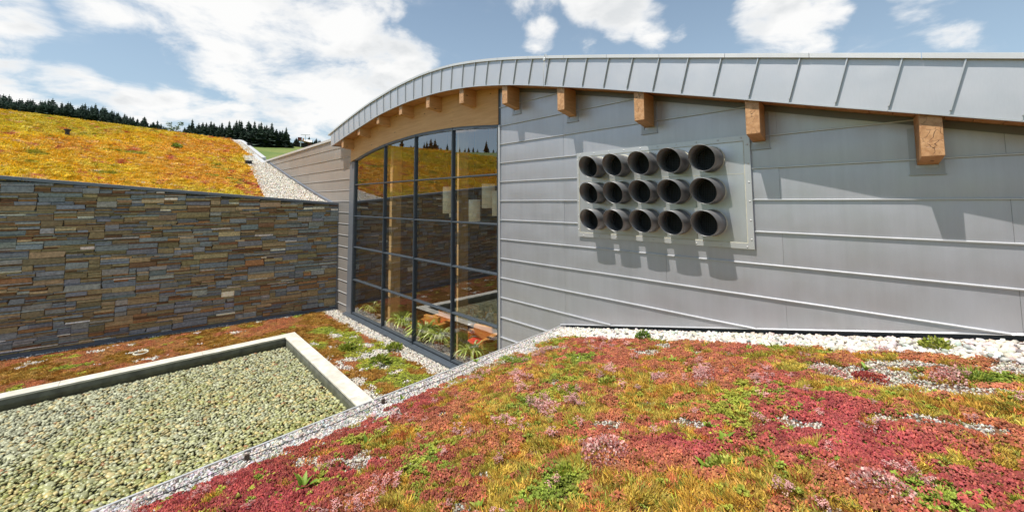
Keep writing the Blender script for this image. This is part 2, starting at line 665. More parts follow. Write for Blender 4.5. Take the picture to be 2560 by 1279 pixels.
def grid_mesh(name, X, Y, Z, smooth=True, cols=None):
    ni, nj = X.shape
    V = np.stack([X, Y, Z], -1).reshape(-1, 3)
    i, j = np.meshgrid(np.arange(ni - 1), np.arange(nj - 1), indexing='ij')
    a = (i * nj + j).ravel()
    return fastmesh(name, V, np.stack([a, a + 1, a + nj + 1, a + nj], 1), smooth, cols)


rr = np.concatenate([np.linspace(0.5, 60, 12), np.geomspace(70, 6000, 60)])
th = np.linspace(0, 2 * np.pi, 181)
R_, T_ = np.meshgrid(rr, th, indexing='ij')
GX, GY = R_ * np.cos(T_), R_ * np.sin(T_)
m, t = newmat('meadow_grass')
c = objcoord(t)
n1, n2, n3 = t.noise(c, 0.035, 5, 0.6), t.noise(c, 0.4, 4, 0.6), t.noise(c, 6, 3, 0.6)
g = t.mix(t.ramp(n1, 0.35, 0.65), (0.10, 0.16, 0.018), (0.20, 0.22, 0.04))
g = t.mix(t.math('MULTIPLY', t.ramp(n2, 0.4, 0.7), 0.5), g, (0.11, 0.16, 0.03))
g = t.mix(t.math('MULTIPLY', n3, 0.4), g, (0.05, 0.09, 0.012))
principled(t, g, 0.9, normal=bump(t, n3, 0.5, 0.1))
ground = link('ground', grid_mesh('ground', GX, GY, terrain(GX, GY)), m)
tag(ground, 'green meadow hillside rising behind the buildings', 'meadow', kind='structure')

# ---- sedum hill (green roof behind the stone wall)
hill_prof = smoothcurve([-18.6, -21.1, -26, -32.1, -36, -41.6, -44, -48, -54, -62, -72],
                        [4.78, 5.26, 6.38, 7.88, 8.92, 10.42, 10.78, 10.98, 10.75, 9.5, 7.0], 0.8)
tilt_s = smoothcurve([-80, -60, -45, -35, -24, -17, -12, -6, 0, 6], [2, 6, 9.5, 11.5, 13.6, 13.6, 11.8, 6, 0, -2], 1.2)


def hill(x, y):
    x, y = np.asarray(x, float), np.asarray(y, float)
    tl = np.interp(x, [-45, -19], [0.056, 0.088])
    return hill_prof(x) + tl * tilt_s(y)


yy = -np.concatenate([[-0.12], np.linspace(0, 20, 81), np.linspace(20.8, 75, 60)])
xx = -np.concatenate([np.linspace(18.9, 50, 125), np.linspace(50.8, 72, 24)])
HX, HY = np.meshgrid(xx, yy, indexing='ij')
# the hill's front edge follows the splayed stone wall
WA, WB = np.array([-18.95, 0.0]), np.array([-20.2, -9.65])
WU = (WB - WA) / np.linalg.norm(WB - WA)
WN = np.array([-WU[1], WU[0]])
if WN[0] < 0:
    WN = -WN
wallx = lambda y: WA[0] + (np.asarray(y) - WA[1]) * WU[0] / WU[1]
HX = np.minimum(HX, wallx(HY) - 0.12)
HZ = hill(HX, HY) + (fbm(HX * 1.1, HY * 1.1, 5) - 0.5) * 0.10
HZ[:, 0] -= 6
m, t = newmat('hill_substrate')
c = objcoord(t)
n1, n2 = t.noise(c, 0.8, 5, 0.65), t.noise(c, 7, 4, 0.7)
g = t.mix(t.ramp(n2, 0.3, 0.7), (0.66, 0.38, 0.03), (0.50, 0.26, 0.03))
g = t.mix(t.math('MULTIPLY', t.ramp(n1, 0.55, 0.7), 0.7), g, (0.52, 0.24, 0.10))
principled(t, g, 0.95, normal=bump(t, n2, 0.8, 0.05))
hill_o = link('hill', grid_mesh('hill', HX, HY, HZ), m)
tag(hill_o, 'vaulted planted roof rising behind the stone wall', 'hill', kind='structure')

# ---- courtyard floor
cg = MB()
XS = np.linspace(-21, -5, 65)
YS = np.linspace(0.0, -26, 90)
cy_x, cy_y = np.meshgrid(XS, YS, indexing='ij')
POOL = (-16.36, -2.42)                       # outer corner of the coping
inpool = (cy_x > POOL[0] + 0.2) & (cy_y < POOL[1] - 0.2)
cz = np.where(inpool, Z0 - 0.42, Z0 + (fbm(cy_x * 2, cy_y * 2, 8) - 0.5) * 0.05)
court = link('courtyard_ground', grid_mesh('courtyard_ground', cy_x, cy_y, cz), SOIL_RED)
tag(court, 'flat courtyard soil between the stone wall, pool and window', 'ground', kind='structure')

# ---- foreground mound the photographer stands on
MS, MC = 0.1945, 3.525


def mound_edge(y):
    return -5.93 - 0.106 * np.asarray(y, float)


def mound_bump(x, y):
    b = (fbm(x * 1.6, y * 1.6, 21) - 0.5) * 0.11 + (fbm(x * 5.5, y * 5.5, 22, 3) - 0.5) * 0.055
    k = np.clip((x - mound_edge(y) - 0.45) / 0.35, 0, 1) * np.clip((-y - 0.72) / 0.3, 0, 1)
    return b * k


def mound(x, y):
    return MC + MS * np.asarray(x, float) + mound_bump(x, y)


uu = np.linspace(0, 1, 150)
vv = np.linspace(0.02, -11, 150)
U_, V_ = np.meshgrid(uu, vv, indexing='ij')
ex = mound_edge(V_)
MX = ex + U_ * (5.5 - ex)
MZ = mound(MX, V_)
m, t = newmat('mound_substrate')
c = objcoord(t)
n1, n2 = t.noise(c, 9, 5, 0.7), t.noise(c, 60, 3, 0.7)
g = t.mix(t.ramp(n1, 0.35, 0.65), (0.19, 0.075, 0.03), (0.11, 0.06, 0.03))
g = t.mix(t.math('MULTIPLY', t.ramp(n2, 0.45, 0.7), 0.6), g, (0.33, 0.27, 0.2))
principled(t, g, 0.95, normal=bump(t, n2, 0.8, 0.02))
mound_o = link('mound', grid_mesh('mound', MX, V_, MZ), m)
tag(mound_o, 'sloping planted roof in the foreground', 'roof', kind='structure')
rw = MB()
ys = np.linspace(0.0, -11, 12)
rw.sweep([((mound_edge(y) + 0.01, y, 0), (1, 0, 0), (0, 0, 1)) for y in ys], [(0, -0.4), (0.25, -0.4), (0.25, MC - MS * 5.9 - 0.1), (0, MC - MS * 5.9 - 0.05)])
tag(rw.build('retaining_wall', CONCRETE), 'concrete edge wall carrying the foreground planted roof', 'wall')

# ------------------------------------------------------------------ the zinc building
bld = empty('building', (-8, 0, Z0))
tag(bld, 'low zinc clad building with curved timber roof edge and tall window', 'building')


def part(name, loc=(0, 0, 0)):
    e = empty(name, (-bld.location.x + loc[0], -bld.location.y + loc[1], -bld.location.z + loc[2]), bld)
    return e


def bpart(mb, name, mat, parent=None, **kw):
    o = mb.build(name, mat, None, **kw)
    if parent is None:
        o.parent = bld
        o.location = -bld.location
    else:
        o.parent = parent
    return o


TOPX = [-18.84, -16.74, -14.84, -12.64, -10.84, -9.34, -8.08, -6.86, -5.83, -4.37, -2.8, -1.16, -0.01, 0.73, 4.0]
TOPZ = [8.24, 8.63, 8.93, 9.15, 9.20, 9.10, 8.90, 8.65, 8.40, 8.03, 7.62, 7.19, 6.88, 6.68, 5.81]
BOTX = [-18.55, -16.29, -13.81, -11.8, -9.94, -8.59, -7.3, -6.33, -5.39, -4.39, -3.55, -2.21, -1.19, -0.05, 0.69, 4.0]
BOTZ = [7.66, 8.01, 8.36, 8.47, 8.42, 8.29, 8.07, 7.86, 7.62, 7.38, 7.15, 6.79, 6.50, 6.19, 5.99, 5.09]
ftop = smoothcurve(TOPX, TOPZ, 0.45)
fbot = smoothcurve(BOTX, BOTZ, 0.45)
FY = -0.55                                   # face of the roof edge
XR = 4.0                                     # right end, beyond the frame
ZS, DZ = 5.195, 0.4955                       # seam heights
soff = lambda x: fbot(x) + 0.015
mbot = lambda x: 3.61 + MS * np.asarray(x, float)
WINL, WINR = -17.62, -7.90


def wall_top(x):
    x = np.asarray(x, float)
    left = 8.02 + (x + 32) * 0.0095
    return np.where(x < -18.3, left, soff(x) - 0.01)


def wall_bot(x):
    x = np.asarray(x, float)
    h = hill(x, 0 * x) + 0.16
    return np.where(x < -19.1, h, np.where(x < -5.9, Z0 - 0.05, mbot(x)))


clad = part('zinc_wall')


def rim_mesh(name, Xg, Yg, Zg, dep):
    """a bent sheet: smooth front with its own folded-back rim"""
    ni, nj = Xg.shape
    G = np.stack([Xg, Yg, Zg], -1)
    ring = np.concatenate([G[:, 0], G[-1, 1:], G[::-1, -1][1:], G[0, ::-1][1:]])
    V = np.concatenate([G.reshape(-1, 3), ring, ring + np.array((0, dep, 0))])
    i, j = np.meshgrid(np.arange(ni - 1), np.arange(nj - 1), indexing='ij')
    a = (i * nj + j).ravel()
    F1 = np.stack([a, a + nj, a + nj + 1, a + 1], 1)
    n0, m = ni * nj, len(ring)
    k = np.arange(m - 1) + n0
    F2 = np.stack([k, k + m, k + m + 1, k + 1], 1)
    me = fastmesh(name, V, np.concatenate([F1, F2]), True)
    sm = np.ones(len(me.polygons), bool)
    sm[len(F1):] = False
    if len(me.polygons) == len(F1) + len(F2):
        me.polygons.foreach_set('use_smooth', sm)
    return me


def sheet(x0, x1, z0, z1, seed, name='panel', mat=None, inset=0.004):
    n = max(3, int((x1 - x0) / 0.16))
    xs = np.linspace(x0 + 0.0013, x1 - 0.0013, n)
    lo = np.maximum(z0 + inset, wall_bot(xs))
    hi = np.minimum(z1 - inset, wall_top(xs))
    ok = hi - lo > 0.004
    if ok.sum() < 2:
        return
    idx = np.where(ok)[0]
    a, b = max(idx[0] - 1, 0), min(idx[-1] + 1, n - 1)
    xs, lo, hi = xs[a:b + 1], lo[a:b + 1], hi[a:b + 1]
    hi = np.maximum(hi, lo + 0.001)
    k = 4
    fr = np.linspace(0, 1, k)
    Xg = np.repeat(xs[:, None], k, 1)
    Zg = lo[:, None] + (hi - lo)[:, None] * fr[None]
    full = np.clip((Xg - xs[0]) / 0.25, 0, 1) * np.clip((xs[-1] - Xg) / 0.25, 0, 1)
    Yg = -0.006 - (0.0006 + 0.009 * fbm(Xg * 0.8 + seed * 7.3, Zg * 1.3 + seed, seed, 2)) * np.sin(np.pi * fr)[None] * full - 0.0015 * (seed % 3)
    return link(name, rim_mesh(name, Xg, Yg, Zg, 0.008), mat or ZINC, clad)


def zone(x0, x1, klo, khi, joints_a, joints_b):
    for k in range(klo, khi):
        z0, z1 = ZS + DZ * k, ZS + DZ * (k + 1)
        js = joints_a if k % 2 == 0 else joints_b
        cuts = [x0] + [j for j in sorted(js) if x0 + 0.2 < j < x1 - 0.2] + [x1]
        for a, b in zip(cuts[:-1], cuts[1:]):
            sheet(a, b, z0, z1, (k * 13 + int(a * 10)) % 97, 'panel', CLADMAT)
        # standing seam along the lower edge
        n = 240
        xs = np.linspace(x0, x1, n)
        ok = (z0 < wall_top(xs) - 0.01) & (z0 > wall_bot(xs) + 0.005)
        runs = []
        st = None
        for i in range(n):
            if ok[i] and st is None:
                st = xs[i]
            if (not ok[i] or i == n - 1) and st is not None:
                runs.append((st, xs[i]))
                st = None
        for a, b in runs:
            if b - a < 0.15:
                continue
            mb = MB()
            nn = max(2, int((b - a) / 0.7))
            px_ = np.linspace(a, b, nn)
            mb.sweep([((x, 0, z0 + 0.0022 * math.sin(x * 1.7 + k)), (0, 1, 0), (0, 0, 1)) for x in px_],
                     [(0.002, -0.009), (-0.040, -0.009), (-0.040, 0.004), (-0.018, 0.010), (0.002, 0.012)])
            o = mb.build('seam', ZINC_EDGE, clad)


CLADMAT = ZINC
zone(WINR, XR, -10, 7, [-1.6, -5.75, 2.7], [0.6, -3.42, -5.75])
CLADMAT = ZINC_HILLTINT
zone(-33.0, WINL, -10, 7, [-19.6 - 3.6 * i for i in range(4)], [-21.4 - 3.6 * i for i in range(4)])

# wall body behind the sheets (left run, right run), solid
for a, b in ((-33.0, WINL), (WINR, XR)):
    xs = np.linspace(a, b, 60)
    V, Fc = [], []
    for x in xs:
        zt, zb = float(wall_top(x)), min(float(wall_bot(x)), Z0) - 0.5
        V += [(x, 0.012, zb), (x, 0.30, zb), (x, 0.30, zt), (x, 0.012, zt)]
    for i in range(len(xs) - 1):
        for j in range(4):
            Fc.append((4 * i + j, 4 * i + (j + 1) % 4, 4 * i + 4 + (j + 1) % 4, 4 * i + 4 + j))
    Fc += [(0, 1, 2, 3), tuple(4 * (len(xs) - 1) + j for j in (3, 2, 1, 0))]
    o = link('wall_body', mkmesh('wall_body', V, Fc), BITUMEN, clad)

# coping along the left run and its foot flashing
mb = MB()
xs = np.linspace(-33.2, -17.9, 30)
mb.sweep([((x, 0, float(8.02 + (x + 32) * 0.0095)), (0, 1, 0), (0, 0, 1)) for x in xs], [(-0.09, -0.05), (-0.09, 0.06), (0.45, 0.10), (0.45, -0.05)])
bpart(mb, 'wall_coping', ZINC_CAP)
mb = MB()
xs = np.linspace(-32.6, -19.1, 40)
mb.sweep([((x, 0, float(hill(x, 0))), (0, 1, 0), (0, 0, 1)) for x in xs], [(-0.05, -0.2), (-0.05, 0.14), (-0.015, 0.185), (0.0, -0.2)])
bpart(mb, 'foot_flashing', WALLCAP)
# dark upstand under the sheets beside the foreground roof
mb = MB()
xs = np.linspace(-5.9, XR, 12)
mb.sweep([((x, 0, float(mbot(x))), (0, 1, 0), (0, 0, 1)) for x in xs], [(0.004, -0.3), (0.004, 0.01), (0.03, 0.01), (0.03, -0.3)])
bpart(mb, 'upstand', BITUMEN)
mb = MB()
mb.sweep([((x, 0, float(mbot(x))), (0, 1, 0), (0, 0, 1)) for x in xs], [(-0.034, -0.016), (-0.034, -0.010), (0.0, 0.006), (0.0, -0.006)])
bpart(mb, 'drip_edge', ZINC_EDGE)
# vertical trims beside the window
bpart(MB().box(WINR - 0.035, WINR + 0.03, -0.045, 0.1, 2.0, 7.2), 'corner_trim', ZINC_EDGE)
bpart(MB().box(WINR - 0.030, WINR + 0.015, -0.030, 0.1, 7.2, 8.16), 'corner_trim', FRAME)
bpart(MB().box(WINR - 0.035, WINR + 0.03, -0.045, 0.1, Z0, 2.0), 'corner_trim', ZINC_EDGE)

# ---- roof edge (fascia): curved band of zinc sheets with standing seams square to the edge
fas = part('roof_edge')
xs = np.linspace(-18.55, XR, 4000)
zb = fbot(xs)
seg = np.hypot(np.diff(xs), np.diff(zb))
arc = np.concatenate([[0], np.cumsum(seg)])
s_ref = np.interp(-7.33, xs, arc)            # a seam known from the picture
pitch_s = 0.517
s_list = s_ref + pitch_s * np.arange(-60, 60)
s_list = s_list[(s_list > 0.15) & (s_list < arc[-1] - 0.1)]
s_all = np.concatenate([[0], s_list, [arc[-1]]])


def edge_pt(s):
    """foot point, up vector along the sheet, up length"""
    x = float(np.interp(s, arc, xs))
    z = float(fbot(x))
    sl = float((fbot(x + 0.15) - fbot(x - 0.15)) / 0.3)
    nx, nz = -sl / math.hypot(1, sl), 1 / math.hypot(1, sl)
    L = 0.6
    for _ in range(12):
        L += (float(ftop(x + nx * L)) - (z + nz * L)) * nz
    return x, z, nx, nz, L


for i in range(len(s_all) - 1):
    sa, sb = s_all[i] + (0.004 if i else 0), s_all[i + 1] - 0.004
    cols_ = np.linspace(sa, sb, 5)
    Xg, Yg, Zg = [], [], []
    for q, s in enumerate(cols_):
        x, z, nx, nz, L = edge_pt(s)
        u = np.linspace(0, L - 0.05, 4)
        bul = 0.0022 * math.sin(math.pi * q / 4) * np.sin(np.pi * u / L) * random.uniform(0.3, 1.6)
        Xg.append(x + nx * u)
        Zg.append(z + nz * u)
        Yg.append(FY - bul + random.uniform(-0.001, 0.001))
    link('panel', rim_mesh('panel', np.array(Xg), np.array(Yg), np.array(Zg), 0.01), ZINC_FASCIA, fas)
for s in s_list:
    x, z, nx, nz, L = edge_pt(s)
    mb = MB()
    tx, tz = nz, -nx
    for (u0, u1, wd, dp) in ((0.05, L - 0.06, 0.007, 0.034), (0.0, 0.06, 0.005, 0.016)):
        pts = []
        for u in (u0, u1):
            for dx, dy in ((-wd, 0.0), (wd, 0.0), (wd, -dp), (-wd, -dp)):
                pts.append((x + nx * u + tx * dx, FY + dy, z + nz * u + tz * dx))
        mb.hexa(pts)
    mb.build('seam', ZINC_EDGE, fas)
# lower drip bead of the band
mb = MB()
xq = np.linspace(-18.56, XR, 160)
mb.sweep([((x, FY, float(fbot(x))), (0, 1, 0), (0, 0, 1)) for x in xq], [(-0.014, -0.012), (-0.014, 0.006), (0.03, 0.006), (0.03, -0.012)])
mb.build('drip_bead', ZINC_EDGE, fas)
# top flashing in lengths
cut = np.arange(-18.9, XR, 1.05)
for a, b in zip(cut[:-1], cut[1:]):
    mb = MB()
    q = np.linspace(a + 0.003, b - 0.003, 6)
    j = random.uniform(-0.002, 0.002)
    mb.sweep([((x, FY + j, float(ftop(x)) - 0.055), (0, 1, 0), (0, 0, 1)) for x in q], [(-0.045, -0.004), (-0.042, 0.058), (-0.02, 0.066), (0.5, 0.075), (0.5, -0.004)])
    mb.build('top_flashing', ZINC_CAP, fas)
# end return of the band at its left end
x, z, nx, nz, L = edge_pt(0)
mb = MB()
mb.hexa([(x - 0.01, FY, z), (x, FY, z), (x, 2.0, z), (x - 0.01, 2.0, z), (x - 0.01 + nx * L, FY, z + nz * L), (x + nx * L, FY, z + nz * L), (x + nx * L, 2.0, z + nz * L), (x - 0.01 + nx * L, 2.0, z + nz * L)])
mb.build('end_panel', ZINC_FASCIA, fas)

# roof deck behind the band
V, Fc = [], []
xq = np.linspace(-18.5, XR, 90)
for x in xq:
    zt = float(ftop(x)) - 0.03
    zu = float(fbot(x)) + 0.10
    V += [(x, -0.50, zu), (x, -0.50, zt - 0.06), (x, 16, zt - 0.06), (x, 16, zu)]
for i in range(len(xq) - 1):
    for j in range(4):
        Fc.append((4 * i + j, 4 * i + (j + 1) % 4, 4 * i + 4 + (j + 1) % 4, 4 * i + 4 + j))
Fc += [(0, 1, 2, 3), tuple(4 * (len(xq) - 1) + j for j in (3, 2, 1, 0))]
o = link('roof_deck', mkmesh('roof_deck', V, Fc), WOOD_S, None)
o.parent = bld
o.location = -bld.location

# ---- soffit boards
sof = part('soffit')
bw = 0.222
nb = int((XR + 18.5) / bw)
for i in range(nb):
    a, b = -18.5 + i * bw + 0.003, -18.5 + (i + 1) * bw - 0.003
    d = random.uniform(0, 0.004)
    za, zb_ = float(soff(a)) + d, float(soff(b)) + d
    mb = MB()
    mb.hexa([(a, FY + 0.03, za), (b, FY + 0.03, zb_), (b, 0.02, zb_), (a, 0.02, za), (a, FY + 0.03, za + 0.03), (b, FY + 0.03, zb_ + 0.03), (b, 0.02, zb_ + 0.03), (a, 0.02, za + 0.03)])
    mb.build('board', WOOD_S, sof)
# metal frieze where the sheets meet the soffit
mb = MB()
q = np.linspace(WINR + 0.05, XR, 80)
mb.sweep([((x, 0, float(soff(x))), (0, 1, 0), (0, 0, 1)) for x in q], [(-0.022, -0.10), (-0.022, -0.006), (0.0, -0.006), (0.0, -0.10)])
bpart(mb, 'frieze', WALLCAP)

# ---- roof beams
BEAMS = [(-9.05, -8.86, 7.90, 7.83, 0), (-10.78, -10.59, 8.07, 7.99, 0), (-12.49, -12.29, 8.125, 8.05, 0), (-14.18, -13.985, 8.045, 7.965, 0), (-15.85, -15.65, 7.83, 7.75, 0), (-17.48, -17.28, 7.48, 7.42, 0),
         (-7.275, -7.09, 7.58, 7.50, 1), (-5.51, -5.32, 7.125, 7.05, 1), (-3.70, -3.505, 6.635, 6.565, 1), (-1.88, -1.695, 6.165, 6.095, 1), (-0.065, 0.125, 5.685, 5.61, 1), (1.74, 1.93, 5.20, 5.13, 1)]
for (a, b, zf, zbk, fl) in BEAMS:
    y0, y1 = -0.50, 0.05
    cx_ = (a + b) / 2
    sl = float((fbot(cx_ + 0.2) - fbot(cx_ - 0.2)) / 0.4)
    ztf_a, ztf_b = float(soff(a)) - 0.002, float(soff(b)) - 0.002
    mb = MB()
    k = -0.06 if fl else 0.0                  # slight splay seen from below
    mb.hexa([(a, y0, zf), (b, y0, zf), (b + k, y1, zbk), (a + k, y1, zbk), (a, y0, ztf_a), (b, y0, ztf_b), (b + k, y1, ztf_b), (a + k, y1, ztf_a)])
    o = mb.build('roof_beam', WOOD_Y, None)
    o.data.materials.append(WOOD_END)
    for p in o.data.polygons:
        if p.normal.y < -0.9:
            p.material_index = 1
    bv = o.modifiers.new('bevel', 'BEVEL')
    bv.width = 0.006
    bv.segments = 2
    o.parent = bld
    o.location = -bld.location
    if fl:
        a, b = a + k, b + k
        zt = float(soff(cx_)) - 0.10
        wv = 0.058
        mb = MB()
        mb.box(a - wv, a - 0.004, -0.028, 0.0, zbk - 0.03, zt)
        mb.box(b + 0.004, b + wv, -0.028, 0.0, zbk - 0.03, zt - 0.02)
        mb.box(a - wv, b + wv, -0.031, 0.0, zbk - 0.105, zbk - 0.03)
        mb.box(a - wv - 0.012, b + wv + 0.012, -0.040, 0.0, zbk - 0.117, zbk - 0.105)
        f = mb.build('flashing', BEAMFL, o)

# ---- timber arch over the window
arch_bot = smoothcurve([-17.56, -15.97, -14.24, -11.95, -9.69, -7.95], [6.91, 7.21, 7.40, 7.49, 7.41, 7.22], 0.5)
mb = MB()
q = np.linspace(-17.60, WINR - 0.035, 70)
mb.sweep([((x, 0, 0), (0, 1, 0), (0, 0, 1)) for x in q], [(0, 0)] * 4, caps=False)
mb.v = []
for x in q:
    zl, zh = float(arch_bot(x)), float(soff(x)) - 0.004
    mb.v += [(x, -0.045, zl), (x, 0.22, zl), (x, 0.22, zh), (x, -0.045, zh)]
mb.f += [(0, 1, 2, 3), tuple(4 * (len(q) - 1) + j for j in (3, 2, 1, 0))]
bpart(mb, 'arch_beam', WOOD_X)

# ---- window
win = part('window')
MUL = [-17.12, -14.43, -12.205, -10.03, -7.96]
TRA = [0.56, 1.92, 3.27, 4.57, 5.895]
bpart(MB().box(-17.62, -17.16, -0.06, 0.25, Z0 - 0.05, 6.90), 'window_post', WALLCAP, win)
for i, x in enumerate(MUL):
    zt = float(arch_bot(x)) - 0.004
    mb = MB()
    mb.box(x - 0.029, x + 0.029, -0.035, 0.14, 0.50, zt)
    mb.box(x - 0.012, x + 0.012, -0.052, -0.035, 0.50, zt)
    mb.build('mullion', FRAME, win)
for i, z in enumerate(TRA):
    for a, b in zip(MUL[:-1], MUL[1:]):
        zt = min(float(arch_bot(a)), float(arch_bot(b)))
        mb = MB()
        mb.box(a + 0.029, b - 0.029, -0.030, 0.12, z - 0.025, z + 0.025)
        mb.box(a + 0.029, b - 0.029, -0.046, -0.030, z - 0.012, z + 0.012)
        mb.build('transom', FRAME, win)
mb = MB()
q = np.linspace(-17.12, -7.96, 50)
mb.sweep([((x, 0, float(arch_bot(x))), (0, 1, 0), (0, 0, 1)) for x in q], [(-0.04, -0.085), (-0.04, -0.004), (0.14, -0.004), (0.14, -0.085)])
mb.build('arch_frame', FRAME, win)
for a, b in zip(MUL[:-1], MUL[1:]):
    zz = TRA + [9.0]
    for z0, z1 in zip(zz[:-1], zz[1:]):
        n = 8
        q = np.linspace(a + 0.03, b - 0.03, n)
        hi = np.minimum(z1 - 0.02, arch_bot(q) - 0.02)
        if hi.min() < z0 + 0.05:
            hi = np.maximum(hi, z0 + 0.03)
        ta, tb, t0 = (random.uniform(-.0035, .0035) for _ in range(3))
        V = [(x, 0.02 + t0 + ta * (x - q[0]) / 2, z0 + 0.02) for x in q] + [(x, 0.02 + t0 + ta * (x - q[0]) / 2 + tb, h) for x, h in zip(q, hi)]
        Fc = [(i, i + 1, n + i + 1, n + i) for i in range(n - 1)]
        me = mkmesh('pane', V, Fc)
        link('pane', me, GLASS, win)
for a, b in zip(np.linspace(-17.7, -7.9, 6)[:-1], np.linspace(-17.7, -7.9, 6)[1:]):
    mb = MB()
    mb.sweep([((x, 0, 0.38), (0, 1, 0), (0, 0, 1)) for x in (a + 0.004, b - 0.004)], [(-0.20, 0.0), (-0.20, 0.085), (-0.03, 0.13), (0.15, 0.13), (0.15, 0.0)])
    mb.build('window_sill', FRAME, win)

# ---- room behind the window
FLOOR = -0.6
ROOM_W = mat_plain('room_wall', (0.36, 0.28, 0.20), 0.9)
ROOM_F = mat_plain('room_floor', (0.22, 0.115, 0.06), 0.45, 0, 0.3, 3)
room = part('room')
MB().box(-18.2, -6.4, 0.30, 12.3, FLOOR - 0.2, FLOOR).build('floor', ROOM_F, room)
mb = MB()
q = np.linspace(-18.2, -6.4, 40)
for x in q:
    zt = float(soff(x)) + 0.06
    mb.v += [(x, 12.0, FLOOR), (x, 12.3, FLOOR), (x, 12.3, zt), (x, 12.0, zt)]
for i in range(len(q) - 1):
    for j in range(4):
        mb.f.append((4 * i + j, 4 * i + (j + 1) % 4, 4 * i + 4 + (j + 1) % 4, 4 * i + 4 + j))
mb.f += [(0, 1, 2, 3), tuple(4 * (len(q) - 1) + j for j in (3, 2, 1, 0))]
mb.build('back_wall', ROOM_W, room)
MB().box(-18.4, -18.2, 0.30, 12.3, FLOOR, float(soff(-18.2)) + .08).build('side_wall', ROOM_W, room)
MB().box(-6.4, -6.2, 0.30, 12.3, FLOOR, float(soff(-6.2)) + .08).build('side_wall', ROOM_W, room)
MB().box(-17.6, -7.7, 0.15, 1.05, FLOOR, 0.36).build('planter_ledge', mat_plain('ledge_stone', (0.33, 0.25, 0.16), 0.8, 0, 0.25, 20), room)
for x in (-14.5, -10.25):
    MB().box(x - 0.11, x + 0.11, 0.30, 0.68, 0.36, 8.3).build('timber_post', WOOD_Z, room, bevel=0.01)
for x in (-16.2, -11.9):
    MB().box(x - 0.12, x + 0.12, 8.0, 8.4, FLOOR, 8.3).build('timber_post', WOOD_Z, room)
for k, x in enumerate((-14.5, -10.25)):
    MB().box(x - 0.30, x - 0.11, 0.36, 0.56, 3.32, 3.48).build('bracket', BLACK, room)

# ------------------------------------------------------------------ ventilation panel
vent = empty('ventilation_panel', (-3.65, -0.03, 4.42))
tag(vent, 'galvanised plate with fifteen slanted duct tubes on the zinc wall', 'vent')


def vpart(mb, name, mat, parent=None, smooth=False, loc=None):
    o = mb.build(name, mat, None, smooth)
    o.parent = parent or vent
    if parent is None:
        o.location = -vent.location
    return o


VX0, VX1, VZ0, VZ1 = -5.345, -1.962, 4.425, 6.22
vpart(MB().box(VX0 + 0.004, VX1 - 0.004, -0.055, -0.012, VZ0 + 0.004, VZ1 - 0.004), 'plate', STEEL)
mb = MB()
bwid = 0.085
for x0, x1, z0, z1, e in ((VX0, VX1, VZ1 - bwid, VZ1, 0), (VX0, VX1, VZ0, VZ0 + bwid, 0), (VX1 - bwid, VX1, VZ0 + bwid, VZ1 - bwid, 0), (VX0, VX0 + 0.05, VZ0 + bwid, VZ1 - bwid, 0)):
    mb.box(x0, x1, -0.064, -0.045, z0, z1)
vpart(mb, 'border', ZINC_EDGE)
mb = MB()
for x0, x1, z0, z1 in ((VX0 + .05, VX1 - bwid, VZ1 - bwid - .012, VZ1 - bwid), (VX0 + .05, VX1 - bwid, VZ0 + bwid, VZ0 + bwid + .012), (VX1 - bwid - .012, VX1 - bwid, VZ0 + bwid + .012, VZ1 - bwid - .012), (VX0 + .05, VX0 + .062, VZ0 + bwid + .012, VZ1 - bwid - .012)):
    mb.box(x0, x1, -0.060, -0.05, z0, z1)
mb.box(VX0 + .07, VX1 - bwid - .02, -0.0585, -0.05, 5.607, 5.613)
for x in (-2.83, -3.38, -3.93, -4.49):
    mb.box(x - .003, x + .003, -0.0580, -0.05, VZ0 + .11, 5.60)
vpart(mb, 'sealant', CAULK)
bolt_me = None
bolts = [(x, VZ1 - 0.035) for x in np.linspace(VX0 + .1, VX1 - .12, 10)] + [(x, VZ0 + 0.035) for x in np.linspace(VX0 + .15, VX1 - .1, 9)] + [(VX1 - 0.035, z) for z in np.linspace(VZ0 + .15, VZ1 - .15, 6)] + [(VX0 + 0.025, z) for z in np.linspace(VZ0 + .15, VZ1 - .15, 6)]
bm = bmesh.new()
bmesh.ops.create_uvsphere(bm, u_segments=8, v_segments=5, radius=0.014)
for v_ in bm.verts:
    v_.co.y *= 0.6
bolt_me = bpy.data.meshes.new('bolt')
bm.to_mesh(bolt_me)
bm.free()
bolt_me.materials.append(ZINC_CAP)
for x, z in bolts:
    o = bpy.data.objects.new('bolt', bolt_me)
    COL.objects.link(o)
    o.parent = vent
    o.location = Vector((x, -0.066, z)) - vent.location
# one duct mesh, one grille mesh, shared
NS = 40
RD = 0.212
V, Fc = [], []
ths = np.linspace(0, 2 * np.pi, NS, endpoint=False)
cut_y = lambda s: -(0.445 + 0.085 * s)
rings = []
for (r, kind) in ((RD, 0), (RD, 1), (RD - 0.007, 1), (RD - 0.007, 2)):
    base = len(V)
    for th_ in ths:
        s, c_ = math.sin(th_), math.cos(th_)
        y = {0: -0.05, 1: cut_y(s), 2: -0.04}[kind]
        V.append((r * c_, y, r * s))
    rings.append(base)
for a, b in zip(rings[:-1], rings[1:]):
    for i in range(NS):
        j = (i + 1) % NS
        Fc.append((a + i, a + j, b + j, b + i))
duct_me = mkmesh('duct', V, Fc, True)
duct_me.materials.append(DUCT)
for e in duct_me.edges:
    pass
mb = MB()
ring = [(math.cos(q) * (RD + 0.012), math.sin(q) * (RD + 0.012)) for q in ths]
n0 = 0
for yq, rq in ((-0.052, RD + 0.014), (-0.066, RD + 0.014), (-0.068, RD + 0.001)):
    for q in ths:
        mb.v.append((math.cos(q) * rq, yq, math.sin(q) * rq))
for a in (0, NS):
    for i in range(NS):
        j = (i + 1) % NS
        mb.f.append((a + i, a + j, a + NS + j, a + NS + i))
collar_me = mb.mesh('collar', True)
